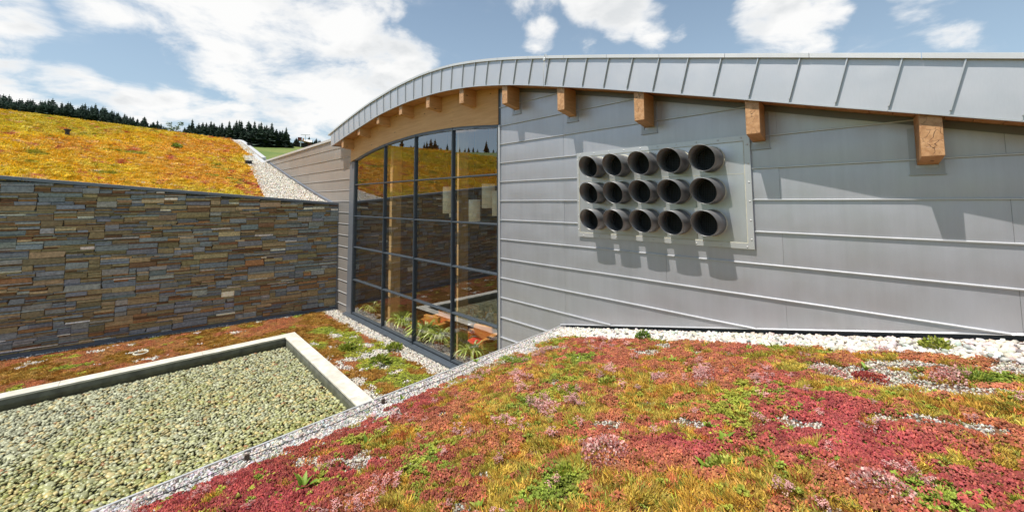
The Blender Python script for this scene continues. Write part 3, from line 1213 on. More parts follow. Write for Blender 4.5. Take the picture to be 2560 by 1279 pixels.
collar_me.materials.append(CAULK)
mb = MB()
gr = RD - 0.02
for q in np.linspace(-gr + 0.02, gr - 0.02, 13):
    hh = math.sqrt(gr * gr - q * q)
    mb.box(q - 0.0028, q + 0.0028, -0.150, -0.145, -hh, hh)
    mb.box(-hh, hh, -0.146, -0.141, q - 0.0028, q + 0.0028)
for (r0, r1, y0, y1) in ((gr - 0.012, RD - 0.008, -0.155, -0.14),):
    n0 = len(mb.v)
    for rq, yq in ((r0, y0), (r1, y0), (r1, y1), (r0, y1)):
        for q in ths:
            mb.v.append((math.cos(q) * rq, yq, math.sin(q) * rq))
    for a in range(4):
        for i in range(NS):
            j = (i + 1) % NS
            b = (a + 1) % 4
            mb.f.append((n0 + a * NS + i, n0 + a * NS + j, n0 + b * NS + j, n0 + b * NS + i))
grille_me = mb.mesh('grille')
grille_me.materials.append(GRILLE)
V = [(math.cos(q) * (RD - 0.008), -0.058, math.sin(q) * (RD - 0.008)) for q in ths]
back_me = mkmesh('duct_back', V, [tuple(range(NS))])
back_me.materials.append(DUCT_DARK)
for r_, z in enumerate((5.872, 5.344, 4.815)):
    for c_ in range(5):
        x = -2.56 - 0.5545 * c_
        d = bpy.data.objects.new('duct', duct_me)
        COL.objects.link(d)
        d.parent = vent
        d.location = Vector((x, -0.008, z)) - vent.location
        d.rotation_euler = (random.uniform(-.012, .012), random.uniform(-.05, .05), random.uniform(-.012, .012))
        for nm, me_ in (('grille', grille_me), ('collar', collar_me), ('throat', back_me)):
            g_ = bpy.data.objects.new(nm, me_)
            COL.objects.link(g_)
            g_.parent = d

# ------------------------------------------------------------------ stone wall
swl = empty('stone_wall', (WA[0], WA[1], Z0))
tag(swl, 'tall slate wall of thin irregular stacked stones beside the pool', 'wall')
WL = 24.0
top_w = lambda s: 5.02 + 0.0925 * np.minimum(s, 12.0) * 0.992 + 0.03 * np.maximum(np.minimum(s, 17) - 12, 0)


def wp(s, z, d):
    p = WA + WU * s + WN * d
    return (p[0], p[1], z)


mb = MB()
q = np.linspace(0.0, WL, 30)
mb.v = []
for s in q:
    zt = float(top_w(s))
    mb.v += [wp(s, Z0 - 0.3, -0.30), wp(s, Z0 - 0.3, -0.035), wp(s, zt, -0.035), wp(s, zt, -0.30)]
for i in range(len(q) - 1):
    for j in range(4):
        mb.f.append((4 * i + j, 4 * i + (j + 1) % 4, 4 * i + 4 + (j + 1) % 4, 4 * i + 4 + j))
mb.f += [(0, 1, 2, 3), tuple(4 * (len(q) - 1) + j for j in (3, 2, 1, 0))]


def wpart(mb, name, mat):
    o = mb.build(name, mat, None)
    o.parent = swl
    o.location = -swl.location
    return o


wpart(mb, 'wall_core', MORTAR)
cutc = np.linspace(0.0, WL, 11)
for a, b in zip(cutc[:-1], cutc[1:]):
    mb = MB()
    for s in np.linspace(a + 0.004, b - 0.004, 3):
        zt = float(top_w(s))
        mb.v += [wp(s, zt, -0.32), wp(s, zt, 0.045), wp(s, zt + 0.10, 0.045), wp(s, zt + 0.115, -0.32)]
    for i in range(2):
        for j in range(4):
            mb.f.append((4 * i + j, 4 * i + (j + 1) % 4, 4 * i + 4 + (j + 1) % 4, 4 * i + 4 + j))
    mb.f += [(0, 1, 2, 3), (11, 10, 9, 8)]
    wpart(mb, 'wall_cap', WALLCAP)
mb = MB()
for s in (0.0, WL):
    mb.v += [wp(s, Z0 - 0.1, -0.03), wp(s, Z0 - 0.1, 0.05), wp(s, Z0 + 0.10, 0.05), wp(s, Z0 + 0.125, -0.03)]
for j in range(4):
    mb.f.append((j, (j + 1) % 4, 4 + (j + 1) % 4, 4 + j))
mb.f += [(0, 1, 2, 3), (7, 6, 5, 4)]
wpart(mb, 'base_flashing', WALLCAP)
mb = MB().box(0, 1, 0, 1, 0, 1)
mb.v = [wp(s, z, d) for s, d, z in ((0.0, 0.0, Z0 + .1), (0.02, 0.0, Z0 + .1), (0.02, 0.055, Z0 + .1), (0.0, 0.055, Z0 + .1), (0.0, 0.0, 5.02), (0.02, 0.0, 5.02), (0.02, 0.055, 5.02), (0.0, 0.055, 5.02))]
wpart(mb, 'end_trim', WALLCAP)

res = 0.02
ncol = int(WL / res)
sky_l = np.full(ncol, Z0 + 0.115)
srng = np.random.default_rng(11)
stones = []
top_arr = top_w((np.arange(ncol) + 0.5) * res)
act = sky_l.copy()
for it in range(12000):
    i = int(np.argmin(act))
    if act[i] > 100:
        break
    z = sky_l[i]
    j = i
    while j < ncol and abs(sky_l[j] - z) < 1e-6:
        j += 1
    run = j - i
    hl = sky_l[i - 1] - z if i > 0 else 9
    hr = sky_l[j] - z if j < ncol else 9
    rem = top_arr[i:j].min() - z
    if rem < 0.012:
        act[i:j] = 1e3
        continue
    u = srng.random()
    if u < 0.46:
        h, wd = srng.uniform(0.026, 0.05), srng.uniform(0.25, 0.95)
    elif u < 0.76:
        h, wd = srng.uniform(0.05, 0.095), srng.uniform(0.25, 0.85)
    else:
        h, wd = srng.uniform(0.12, 0.21), srng.uniform(0.35, 1.1)
    mn = min(hl, hr)
    if 0.024 < mn < 0.23 and srng.random() < 0.75:
        h = mn
    wn = max(int(wd / res), 4)
    if run - wn < 10:
        wn = run
    if wn > 58:
        wn = wn // 2
    if wn * res < h * 0.9 and run >= 8:
        h = max(0.03, wn * res * 0.6)
    h = min(h, rem)
    if rem - h < 0.03:
        h = rem
    right = srng.random() < 0.5
    a0 = j - wn if right else i
    sky_l[a0:a0 + wn] = z + h
    act[a0:a0 + wn] = z + h
    stones.append((a0 * res, (a0 + wn) * res, z, z + h))

PAL = [((0.115, 0.135, 0.160), 0.26), ((0.155, 0.165, 0.165), 0.10), ((0.135, 0.115, 0.070), 0.28), ((0.185, 0.150, 0.092), 0.15), ((0.110, 0.065, 0.036), 0.09), ((0.19, 0.110, 0.055), 0.05), ((0.26, 0.20, 0.13), 0.05), ((0.40, 0.40, 0.38), 0.025)]
pw = np.array([p[1] for p in PAL])
pw /= pw.sum()
SV, SF, SCc, SA = [], [], [], []
for (s0, s1, z0, z1) in stones:
    g_ = 0.0032
    s0, s1, z0, z1 = s0 + g_, s1 - g_, z0 + g_ * 0.8, z1 - g_ * 0.8
    if s1 - s0 < 0.01 or z1 - z0 < 0.006:
        continue
    big = (z1 - z0) > 0.11
    pr = pw.copy()
    mid = (s0 + s1) / 2
    if big:
        pr[0] *= 2.2
        pr[4:] *= 0.35
    else:
        pr[4:6] *= 1.5
    pr *= np.where(np.arange(8) < 2, 0.6 + 0.9 * vnoise(mid * 0.7, z0 * 1.1, 4), 1.0)
    pr /= pr.sum()
    col = np.array(PAL[srng.choice(8, p=pr)][0]) * srng.uniform(0.75, 1.3) * np.array((2.45, 2.2, 1.9))
    col = col * (1 + srng.uniform(-0.06, 0.06, 3))
    d = srng.uniform(-0.018, 0.030)
    jx = min(0.02, (s1 - s0) * 0.12)
    jz = (z1 - z0) * 0.10
    cor = [[s0, z0], [s1, z0], [s1, z1], [s0, z1]]
    fr = [[c_[0] + srng.uniform(-jx, jx) * 0.4, c_[1] + srng.uniform(-jz, jz) * 0.5] for c_ in cor]
    if srng.random() < 0.22:                     # slanted end
        k = srng.uniform(0.01, 0.05) * (1 if srng.random() < .5 else -1)
        if srng.random() < .5:
            fr[0][0] += max(k, 0); fr[3][0] += max(-k, 0)
        else:
            fr[1][0] -= max(k, 0); fr[2][0] -= max(-k, 0)
    cxm = sum(c_[0] for c_ in fr) / 4
    czm = sum(c_[1] for c_ in fr) / 4
    bv = min(0.010, (z1 - z0) * 0.16)
    V = []
    for c_ in fr:
        V.append(wp(c_[0], c_[1], -0.04))
    for c_ in fr:
        V.append(wp(c_[0], c_[1], d - 0.006 + srng.uniform(-0.003, 0.003)))
    dd = [srng.uniform(-0.008, 0.008) for _ in range(4)]
    for c_, e in zip(fr, dd):
        V.append(wp(c_[0] + (bv if c_[0] < cxm else -bv), c_[1] + (bv if c_[1] < czm else -bv), d + 0.006 + e))
    V.append(wp(cxm + srng.uniform(-.2, .2) * (s1 - s0), czm, d + 0.008 + srng.uniform(-0.004, 0.008)))
    Fc = []
    for j in range(4):
        j2 = (j + 1) % 4
        Fc += [(j, j2, 4 + j2), (j, 4 + j2, 4 + j), (4 + j, 4 + j2, 8 + j2), (4 + j, 8 + j2, 8 + j), (8 + j, 8 + j2, 12)]
    p_ = [proj(wp(a, b, 0)) for a, b in ((s0, z0), (s1, z0), (s1, z1), (s0, z1))]
    vis = p_[0][2] > 0 and all(-5 < q_[0] < 2560 for q_ in p_)
    ar = 0.5 * abs(sum(p_[k][0] * p_[(k + 1) % 4][1] - p_[(k + 1) % 4][0] * p_[k][1] for k in range(4))) if vis else 0
    SV.append(V)
    SF.append(Fc)
    SCc.append(col)
    SA.append(ar)
order = np.argsort(SA)[::-1]
bigset = set(order[:300].tolist())
V, Fc, Cc = [], [], []
for i in range(len(SV)):
    if i in bigset:
        me = fastmesh('stone', np.array(SV[i]) - np.array(swl.location), SF[i], False, np.repeat(SCc[i][None], 13, 0))
        link('stone', me, STONE, swl)
    else:
        n0 = len(V)
        V += SV[i]
        Fc += [tuple(q_ + n0 for q_ in f) for f in SF[i]]
        Cc += [SCc[i]] * 13
o = link('small_stones', fastmesh('small_stones', np.array(V) - np.array(swl.location), Fc, False, np.array(Cc)), STONE, swl)
tag(o, kind='stuff')

# ------------------------------------------------------------------ pool
pool = empty('pool', (-11, -7, Z0))
tag(pool, 'shallow pool with pale stone coping and pebble bed', 'pool')
RA = math.radians(-1.6)
PC, PS_ = math.cos(RA), math.sin(RA)


def pq(a, b, z):
    """a metres right of the outer corner along the window side, b metres out from it"""
    return (POOL[0] + a * PC + b * PS_ * 0.0, POOL[1] + a * PS_ - b, z)


def coping(a0, a1, b0, b1):
    mb = MB()
    zt = Z0 + 0.10
    zu = Z0 + 0.045
    mb.hexa([pq(a0, b0, zu), pq(a1, b0, zu), pq(a1, b1, zu), pq(a0, b1, zu), pq(a0, b0, zt), pq(a1, b0, zt), pq(a1, b1, zt), pq(a0, b1, zt)])
    o = mb.build('coping_stone', COPING, None, bevel=0.008)
    o.parent = pool
    o.location = -pool.location


CWD = 0.40
cuts_ = [0.0, 3.2, 6.4, 9.6, 11.2]
for a, b in zip(cuts_[:-1], cuts_[1:]):
    coping(a + 0.002 + (CWD if a == 0 else 0), b - 0.002, 0, CWD)
cuts_ = [0.0, 2.7, 5.7, 8.7, 11.7, 14.7, 17.7]
for a, b in zip(cuts_[:-1], cuts_[1:]):
    coping(0, CWD, a + 0.002, b - 0.002)
mb = MB()
mb.hexa([pq(.06, .06, -.1), pq(11.2, .06, -.1), pq(11.2, CWD - .02, -.1), pq(.06, CWD - .02, -.1), pq(.06, .06, Z0 + .044), pq(11.2, .06, Z0 + .044), pq(11.2, CWD - .02, Z0 + .044), pq(.06, CWD - .02, Z0 + .044)])
mb.hexa([pq(.06, CWD, -.1), pq(CWD - .02, CWD, -.1), pq(CWD - .02, 17.7, -.1), pq(.06, 17.7, -.1), pq(.06, CWD, Z0 + .044), pq(CWD - .02, CWD, Z0 + .044), pq(CWD - .02, 17.7, Z0 + .044), pq(.06, 17.7, Z0 + .044)])
o = mb.build('basin_wall', mat_plain('basin_concrete', (0.14, 0.145, 0.12), 0.85, 0, 0.3, 4))
o.parent = pool
o.location = -pool.location
mb = MB()
mb.hexa([pq(.2, .2, -.12), pq(11.3, .2, -.12), pq(11.3, 17.8, -.12), pq(.2, 17.8, -.12), pq(.2, .2, 0.08), pq(11.3, .2, 0.08), pq(11.3, 17.8, 0.08), pq(.2, 17.8, 0.08)])
o = mb.build('basin_floor', POOLFLOOR)
o.parent = pool
o.location = -pool.location
WZ = Z0 - 0.085
Xg, Yg = np.meshgrid(np.linspace(0.35, 11.2, 40), np.linspace(0.35, 17.6, 60), indexing='ij')
P_ = np.array([pq(a, b, WZ) for a, b in zip(Xg.ravel(), Yg.ravel())]).reshape(40, 60, 3)
wat = link('water', grid_mesh('water', P_[..., 0], P_[..., 1], P_[..., 2]), WATER)
tag(wat, 'clear shallow water over the pebbles in the pool', 'water', kind='structure')

# pebbles: bed of flat rounded stones
prng = np.random.default_rng(5)
bm = bmesh.new()
bmesh.ops.create_icosphere(bm, subdivisions=2, radius=1.0)
ico_v = np.array([v_.co[:] for v_ in bm.verts])
ico_f = np.array([[v_.index for v_ in f.verts] for f in bm.faces])
bm.free()
bm = bmesh.new()
bmesh.ops.create_icosphere(bm, subdivisions=1, radius=1.0)
ico1_v = np.array([v_.co[:] for v_ in bm.verts])
ico1_f = np.array([[v_.index for v_ in f.verts] for f in bm.faces])
bm.free()
sp = 0.066
ga, gb = np.meshgrid(np.arange(0.42, 11.2, sp), np.arange(0.42, 12.5, sp), indexing='ij')
ga = (ga + prng.uniform(-.4, .4, ga.shape) * sp).ravel()
gb = (gb + prng.uniform(-.4, .4, gb.shape) * sp).ravel()
PP = np.array([pq(a, b, 0) for a, b in zip(ga, gb)])
vis = []
for p in PP:
    u_, v_, z_ = proj((p[0], p[1], 0.15))
    vis.append(z_ > 0 and -60 < u_ < 1100 and v_ < 1330 and p[0] < mound_edge(p[1]) + 1.5)
PP = PP[np.array(vis)]
N = len(PP)
L_ = np.clip(prng.lognormal(-3.04, 0.27, N), 0.024, 0.085)
W_ = L_ * prng.uniform(0.62, 0.85, N)
H_ = L_ * prng.uniform(0.32, 0.52, N)
ang = prng.normal(0.9, 0.75, N)
tx_, ty_ = prng.normal(0.1, 0.30, N), prng.normal(0, 0.30, N)
PZ = 0.135 + prng.uniform(0, 0.02, N)
nA = fbm(PP[:, 0] * 0.35, PP[:, 1] * 0.35, 31)
nB = fbm(PP[:, 0] * 0.6 + 9, PP[:, 1] * 0.6, 37)
far = np.clip((PP[:, 0] + 9.0) / -6.0, 0, 1)        # greyer, cleaner stones towards the far corner
pcol = np.zeros((N, 3))
for i in range(N):
    g1 = np.array((0.37, 0.365, 0.125))
    g2 = np.array((0.52, 0.51, 0.405))
    g3 = np.array((0.62, 0.46, 0.22))
    u = prng.random()
    k = np.clip(0.02 + 0.85 * far[i] + (nA[i] - 0.5) * 1.5 + prng.normal(0, 0.22), 0, 1)
    c_ = g1 * (1 - k) + g2 * k
    if u < 0.14 + 0.9 * max(0, nB[i] - 0.48):
        c_ = c_ * 0.35 + g3 * 0.65
    elif u > 0.985:
        c_ = np.array((0.42, 0.22, 0.12))
    pcol[i] = c_ * prng.uniform(0.62, 1.38)


def pebble_verts(i, base):
    v_ = base * np.array((L_[i], W_[i], H_[i]))
    cx_, sx_ = math.cos(tx_[i]), math.sin(tx_[i])
    v_ = v_ @ np.array([[1, 0, 0], [0, cx_, -sx_], [0, sx_, cx_]]).T
    cy2, sy2 = math.cos(ty_[i]), math.sin(ty_[i])
    v_ = v_ @ np.array([[cy2, 0, sy2], [0, 1, 0], [-sy2, 0, cy2]]).T
    ca, sa = math.cos(ang[i]), math.sin(ang[i])
    return v_ @ np.array([[ca, -sa, 0], [sa, ca, 0], [0, 0, 1]]).T


depth = np.array([proj((p[0], p[1], 0.1))[2] for p in PP])
inview = np.array([(lambda q_: -5 < q_[0] < 1000 and q_[1] < 1285)(proj((p[0], p[1], 0.12))) and p[0] < mound_edge(p[1]) - 1.6 for p in PP])
score = np.where(inview, L_ * W_ / depth ** 2, 0)
near = set(np.argsort(score)[::-1][:300].tolist())
V, Fc, Cc = [], [], []
n0 = 0
for i in range(N):
    if i in near:
        me = fastmesh('pebble', pebble_verts(i, ico_v), ico_f, True, np.repeat(pcol[i][None], len(ico_v), 0))
        o = link('pebble', me, PEBBLE, pool)
        o.location = Vector((PP[i, 0], PP[i, 1], PZ[i])) - pool.location
    else:
        v_ = pebble_verts(i, ico1_v) * 1.06 + np.array((PP[i, 0], PP[i, 1], PZ[i])) - np.array(pool.location)
        V.append(v_)
        Fc.append(ico1_f + n0)
        Cc.append(np.repeat(pcol[i][None], len(ico1_v), 0))
        n0 += len(ico1_v)
o = link('pebble_bed', fastmesh('pebble_bed', np.concatenate(V), np.concatenate(Fc), True, np.concatenate(Cc)), PEBBLE, pool)
tag(o, kind='stuff')

# ------------------------------------------------------------------ scattered ground cover (stuff)
PROTO = {}


def proto(name, V, Fc, mat, cols=None, smooth=False):
    me = fastmesh(name, V, Fc, smooth, cols)
    me.materials.append(mat)
    return bpy.data.objects.new(name, me)


def collect(name, objs):
    c_ = bpy.data.collections.new(name)
    for o in objs:
        c_.objects.link(o)
    return c_


OCT_V = np.array([(1, 0, 0), (-1, 0, 0), (0, 1, 0), (0, -1, 0), (0, 0, 1), (0, 0, -1)], float)
OCT_F = np.array([(0, 2, 4), (2, 1, 4), (1, 3, 4), (3, 0, 4), (2, 0, 5), (1, 2, 5), (3, 1, 5), (0, 3, 5)])


def assemble(parts_):
    V, Fc, Cc, n = [], [], [], 0
    for v_, f_, c_ in parts_:
        V.append(v_)
        Fc.append(np.asarray(f_) + n)
        Cc.append(np.repeat(np.asarray(c_, float)[None], len(v_), 0))
        n += len(v_)
    return np.concatenate(V), np.concatenate(Fc), np.concatenate(Cc)


def bead_clump(seed, n=46, R=0.052, H=0.028, size=0.0085):
    r = np.random.default_rng(seed)
    ps = []
    for _ in range(n):
        a = r.uniform(0, 2 * np.pi)
        q = math.sqrt(r.random()) * R
        z = H * (1 - (q / R) ** 2) * r.uniform(0.55, 1.15)
        s = size * r.uniform(0.65, 1.25)
        v_ = OCT_V * np.array((s, s, s * 1.2)) + r.normal(0, s * .15, OCT_V.shape) + np.array((q * math.cos(a), q * math.sin(a), z))
        k = r.uniform(0.65, 1.3)
        ps.append((v_, OCT_F, (k, k * r.uniform(.8, 1.25), k * r.uniform(.85, 1.15))))
    return assemble(ps)


def spike(base, tip, w0, bend, r):
    d = np.asarray(tip) - base
    mid = base + d * 0.55 + bend
    a = np.cross(d, (0.3, 0.9, 0.2))
    a = a / (np.linalg.norm(a) + 1e-9)
    b = np.cross(a, d)
    b = b / (np.linalg.norm(b) + 1e-9)
    V = []
    for c_, w_ in ((base, w0 * .6), (mid, w0)):
        for k in range(3):
            th_ = 2.094 * k
            V.append(c_ + (a * math.cos(th_) + b * math.sin(th_)) * w_)
    V.append(np.asarray(tip))
    F_ = [(0, 1, 4), (0, 4, 3), (1, 2, 5), (1, 5, 4), (2, 0, 3), (2, 3, 5), (3, 4, 6), (4, 5, 6), (5, 3, 6)]
    return np.array(V), F_


def spiky_tuft(seed, n=40, R=0.047, H=0.05, w0=0.0031, lean=(0, 0)):
    r = np.random.default_rng(seed)
    ps = []
    for _ in range(n):
        a = r.uniform(0, 2 * np.pi)
        q = math.sqrt(r.random()) * R
        b = np.array((q * math.cos(a), q * math.sin(a), -0.008))
        out = np.array((math.cos(a), math.sin(a), 0)) * q * r.uniform(0.2, 0.9)
        tip = b + out + np.array((lean[0], lean[1], 0)) * H + np.array((r.normal(0, .012), r.normal(0, .012), H * r.uniform(0.55, 1.15)))
        v_, f_ = spike(b, tip, w0 * r.uniform(.7, 1.3), np.array((r.normal(0, .004), r.normal(0, .004), 0)), r)
        k = r.uniform(0.6, 1.4)
        ps.append((v_, f_, (k, k * r.uniform(.85, 1.12), k * r.uniform(.7, 1.2))))
    return assemble(ps)


def rosette_clump(seed, n=9, R=0.045, H=0.03, L=0.018):
    r = np.random.default_rng(seed)
    ps = []
    for _ in range(n):
        a = r.uniform(0, 2 * np.pi)
        q = math.sqrt(r.random()) * R
        c_ = np.array((q * math.cos(a), q * math.sin(a), H * (1.1 - (q / R) ** 2) * r.uniform(.6, 1.1)))
        k0 = r.uniform(0.7, 1.3)
        for j in range(7):
            th_ = j * 2.4 + r.uniform(0, .5)
            el = 0.25 + 0.12 * j
            d = np.array((math.cos(th_) * math.cos(el), math.sin(th_) * math.cos(el), math.sin(el)))
            sd = np.array((-math.sin(th_), math.cos(th_), 0)) * L * 0.34
            l_ = L * r.uniform(.7, 1.2)
            V = np.array([c_, c_ + d * l_ * .55 + sd, c_ + d * l_, c_ + d * l_ * .55 - sd])
            ps.append((V, [(0, 1, 2), (0, 2, 3)], (k0, k0, k0)))
    return assemble(ps)


def flower_clump(seed, n=12, R=0.05, H=0.085):
    r = np.random.default_rng(seed)
    ps = []
    for _ in range(n):
        a = r.uniform(0, 2 * np.pi)
        q = math.sqrt(r.random()) * R
        b = np.array((q * math.cos(a), q * math.sin(a), -0.005))
        top = b + np.array((r.normal(0, .012), r.normal(0, .012), H * r.uniform(.6, 1.1)))
        v_, f_ = spike(b, top, 0.0018, np.zeros(3), r)
        ps.append((v_, f_, (0.62, 0.35, 0.30)))
        for _k in range(7):
            s = r.uniform(0.003, 0.0062)
            o_ = np.array((r.normal(0, .010), r.normal(0, .010), r.normal(0, .004)))
            kk = r.uniform(.75, 1.3)
            ps.append((OCT_V * s + top + o_, OCT_F, (kk, kk * r.uniform(.8, 1.1), kk)))
    return assemble(ps)


def stone_proto(seed, flat=0.6):
    r = np.random.default_rng(seed)
    v_ = ico1_v * np.array((1, r.uniform(.65, .9), flat * r.uniform(.7, 1.1)))
    v_ = v_ * (1 + r.normal(0, 0.11, (len(v_), 1)))
    return v_, ico1_f


BEADS = collect('bead_kinds', [proto('bead%d' % i, *(lambda q: (q[0], q[1]))(bead_clump(40 + i)), SEDUM, bead_clump(40 + i)[2]) for i in range(5)])
SPIKES = collect('spike_kinds', [proto('spike%d' % i, *spiky_tuft(60 + i, H=0.032 + .008 * (i % 4), lean=((i % 3) * .28 - .28, (i % 2) * .3))[:2], SEDUM, spiky_tuft(60 + i, H=0.032 + .008 * (i % 4), lean=((i % 3) * .28 - .28, (i % 2) * .3))[2]) for i in range(6)])
ROSES = collect('rosette_kinds', [proto('rose%d' % i, *rosette_clump(80 + i)[:2], SEDUM, rosette_clump(80 + i)[2]) for i in range(4)])
FLOWERS = collect('flower_kinds', [proto('flower%d' % i, *flower_clump(90 + i)[:2], SEDUM, flower_clump(90 + i)[2]) for i in range(3)])
ROUND = collect('round_stones', [proto('rs%d' % i, *stone_proto(100 + i, 0.62), GRAVEL, None, True) for i in range(6)])
SHARP = collect('sharp_stones', [proto('ss%d' % i, *stone_proto(120 + i, 0.7), GRAVEL) for i in range(6)])


def scatter(name, P, rot, scl, tint, idx, coll, label, cat, parent=None):
    P = np.asarray(P, np.float32)
    n = len(P)
    me = bpy.data.meshes.new(name)
    me.vertices.add(n)
    me.vertices.foreach_set('co', P.ravel())
    a = me.attributes.new('rot', 'FLOAT_VECTOR', 'POINT')
    a.data.foreach_set('vector', np.asarray(rot, np.float32).ravel())
    a = me.attributes.new('scl', 'FLOAT_VECTOR', 'POINT')
    s = np.asarray(scl, np.float32)
    if s.ndim == 1:
        s = np.repeat(s[:, None], 3, 1)
    a.data.foreach_set('vector', s.ravel())
    a = me.attributes.new('tint', 'FLOAT_COLOR', 'POINT')
    c_ = np.ones((n, 4), np.float32)
    c_[:, :3] = tint
    a.data.foreach_set('color', c_.ravel())
    a = me.attributes.new('pick', 'INT', 'POINT')
    a.data.foreach_set('value', np.asarray(idx, np.int32))
    o = bpy.data.objects.new(name, me)
    COL.objects.link(o)
    ng = bpy.data.node_groups.new(name + '_scatter', 'GeometryNodeTree')
    ng.interface.new_socket('Geometry', in_out='INPUT', socket_type='NodeSocketGeometry')
    ng.interface.new_socket('Geometry', in_out='OUTPUT', socket_type='NodeSocketGeometry')
    gi, go = ng.nodes.new('NodeGroupInput'), ng.nodes.new('NodeGroupOutput')
    ci = ng.nodes.new('GeometryNodeCollectionInfo')
    ci.inputs['Collection'].default_value = coll
    ci.inputs['Separate Children'].default_value = True
    ci.inputs['Reset Children'].default_value = True
    ip = ng.nodes.new('GeometryNodeInstanceOnPoints')
    ip.inputs['Pick Instance'].default_value = True

    def attr(nm, tp):
        q = ng.nodes.new('GeometryNodeInputNamedAttribute')
        q.data_type = tp
        q.inputs['Name'].default_value = nm
        return q.outputs['Attribute']
    ng.links.new(gi.outputs[0], ip.inputs['Points'])
    ng.links.new(ci.outputs[0], ip.inputs['Instance'])
    ng.links.new(attr('pick', 'INT'), ip.inputs['Instance Index'])
    ng.links.new(attr('rot', 'FLOAT_VECTOR'), ip.inputs['Rotation'])
    ng.links.new(attr('scl', 'FLOAT_VECTOR'), ip.inputs['Scale'])
    ng.links.new(ip.outputs[0], go.inputs[0])
    md = o.modifiers.new('scatter', 'NODES')
    md.node_group = ng
    tag(o, label, cat, kind='stuff')
    if parent:
        o.parent = parent
    return o


def jitter_grid(x0, x1, y0, y1, sp, r):
    gx, gy = np.meshgrid(np.arange(x0, x1, sp), np.arange(y0, y1, sp), indexing='ij')
    gx = gx + r.uniform(-.5, .5, gx.shape) * sp
    gy = gy + r.uniform(-.5, .5, gy.shape) * sp
    return gx.ravel(), gy.ravel()


def zrot(n, r, tilt=0.12):
    return np.stack([r.normal(0, tilt, n), r.normal(0, tilt, n), r.uniform(0, 6.283, n)], 1)


def tri_rot(n, r):
    return r.uniform(0, 6.283, (n, 3))


def gravel_tint(n, r, base, spread=0.2, warm=0.08, dark=0.0):
    b = np.array(base)[None] * r.uniform(1 - spread, 1 + spread, (n, 1))
    b = b * (1 + np.stack([r.normal(0, warm, n), r.normal(0, warm * .4, n), r.normal(0, warm, n)], 1))
    k = r.random(n) < dark
    b[k] *= r.uniform(0.25, 0.6, (k.sum(), 1))
    return np.clip(b, 0.01, 0.95)


# ---- foreground carpet
r = np.random.default_rng(77)
NMD, PMD = (-MS, 0, 1), (0, 0, MC)
CTRL = [(1080, 1010, 1), (1000, 1050, .8), (850, 1120, .9), (760, 1180, .75), (620, 1230, 1), (700, 1260, 1), (500, 1260, .9), (900, 1160, .95), (960, 1100, .25), (1180, 1000, .25), (1230, 950, .3), (1300, 900, .45), (1150, 1080, .6),
        (1260, 1060, .3), (1100, 1200, .75), (1000, 1230, .45), (1250, 1150, .45), (1350, 1220, .15), (1450, 1260, .1), (1600, 1230, .1), (1250, 1260, .55), (1400, 950, .35), (1500, 900, .55), (1600, 1000, .2), (1480, 1030, .3),
        (1620, 1090, .9), (1720, 1120, .95), (1850, 1120, 1), (1700, 1190, .55), (1560, 1140, .6), (1850, 1220, .35), (1960, 1020, .85), (2080, 1060, 1), (2200, 1050, 1), (2250, 1120, .9), (2000, 1120, 1), (2100, 1150, .8), (2350, 1160, .85), (2450, 1240, .9), (2530, 1200, .7),
        (2000, 1210, .1), (2100, 1230, .25), (2300, 1000, .25), (2400, 980, .2), (2520, 1000, .15), (2480, 1080, .3), (2540, 1100, .35), (2350, 920, .35), (2250, 930, .3), (2180, 940, .9), (2040, 900, .4), (1950, 930, .8), (1880, 880, .75), (1780, 900, .6), (1700, 870, .5), (1850, 1000, .7), (1750, 1000, .3), (2500, 890, .35), (2380, 880, .45), (2150, 890, .5), (1950, 880, .3), (2250, 880, .4), (1560, 870, .7), (2280, 1200, .8)]
ctrl = np.array([[*hit(a, b, NMD, PMD)[:2], v_] for a, b, v_ in CTRL])


def redness(x, y):
    num = np.zeros_like(x)
    den_ = np.full_like(x, 0.03)
    num += 0.03 * 0.5
    for cx_, cy_, v_ in ctrl:
        sg = 0.20 + 0.04 * abs(cy_ + 7.2)
        w_ = np.exp(-((x - cx_) ** 2 + (y - cy_) ** 2) / (2 * sg ** 2))
        num += w_ * v_
        den_ += w_
    return num / den_


gx, gy = jitter_grid(-6.0, 3.4, -8.6, -0.62, 0.040, r)
ed = gx - mound_edge(gy)
wob = (fbm(gx * 2.2, gy * 2.2, 61) - 0.5)
keep = (ed > 0.52 + wob * 0.42) & (gy < -0.76 + (fbm(gx * 2.5, gy * 2.5, 62) - 0.5) * 0.32)
gx, gy = gx[keep], gy[keep]
bare_n = fbm(gx * 2.3 + 4, gy * 2.6, 63, 4)
nearwall = np.clip((gy + 2.9) / 1.6, 0, 1) * np.clip((gx + 4.6) / 1.2, 0, 1)
bare_pts = np.array([hit(a, b, NMD, PMD)[:2] for a, b in ((1890, 905), (2030, 918), (2110, 943), (2280, 952), (2330, 944), (2060, 945), (1850, 890), (1990, 897), (1500, 868), (1560, 880), (2330, 885), (1650, 866), (1740, 884), (2440, 975), (1700, 1182), (1845, 1068), (2130, 1092), (1620, 884), (660, 1190), (1500, 1067))])
bd = np.min([np.hypot((gx - q[0]) / 1.3, gy - q[1]) for q in bare_pts], 0)
bare = (bare_n + nearwall * 0.08 + np.clip(0.22 - bd, 0, 1) * 0.85 * (0.5 + nearwall) > 0.715)
thin = r.random(len(gx)) < 0.06
gsel = ~bare & ~thin
BX, BY = gx[bare], gy[bare]
gx, gy = gx[gsel], gy[gsel]
rd = redness(gx, gy) + (fbm(gx * 1.2, gy * 1.2, 64, 5) - 0.5) * 0.95 + (fbm(gx * 4.0, gy * 4.0, 66, 3) - 0.5) * 1.0 + r.normal(0, .07, len(gx))
gn = fbm(gx * 2.1 + 7, gy * 2.1, 65, 4) + np.clip((gy + 2.2) / 1.5, 0, 1) * 0.06
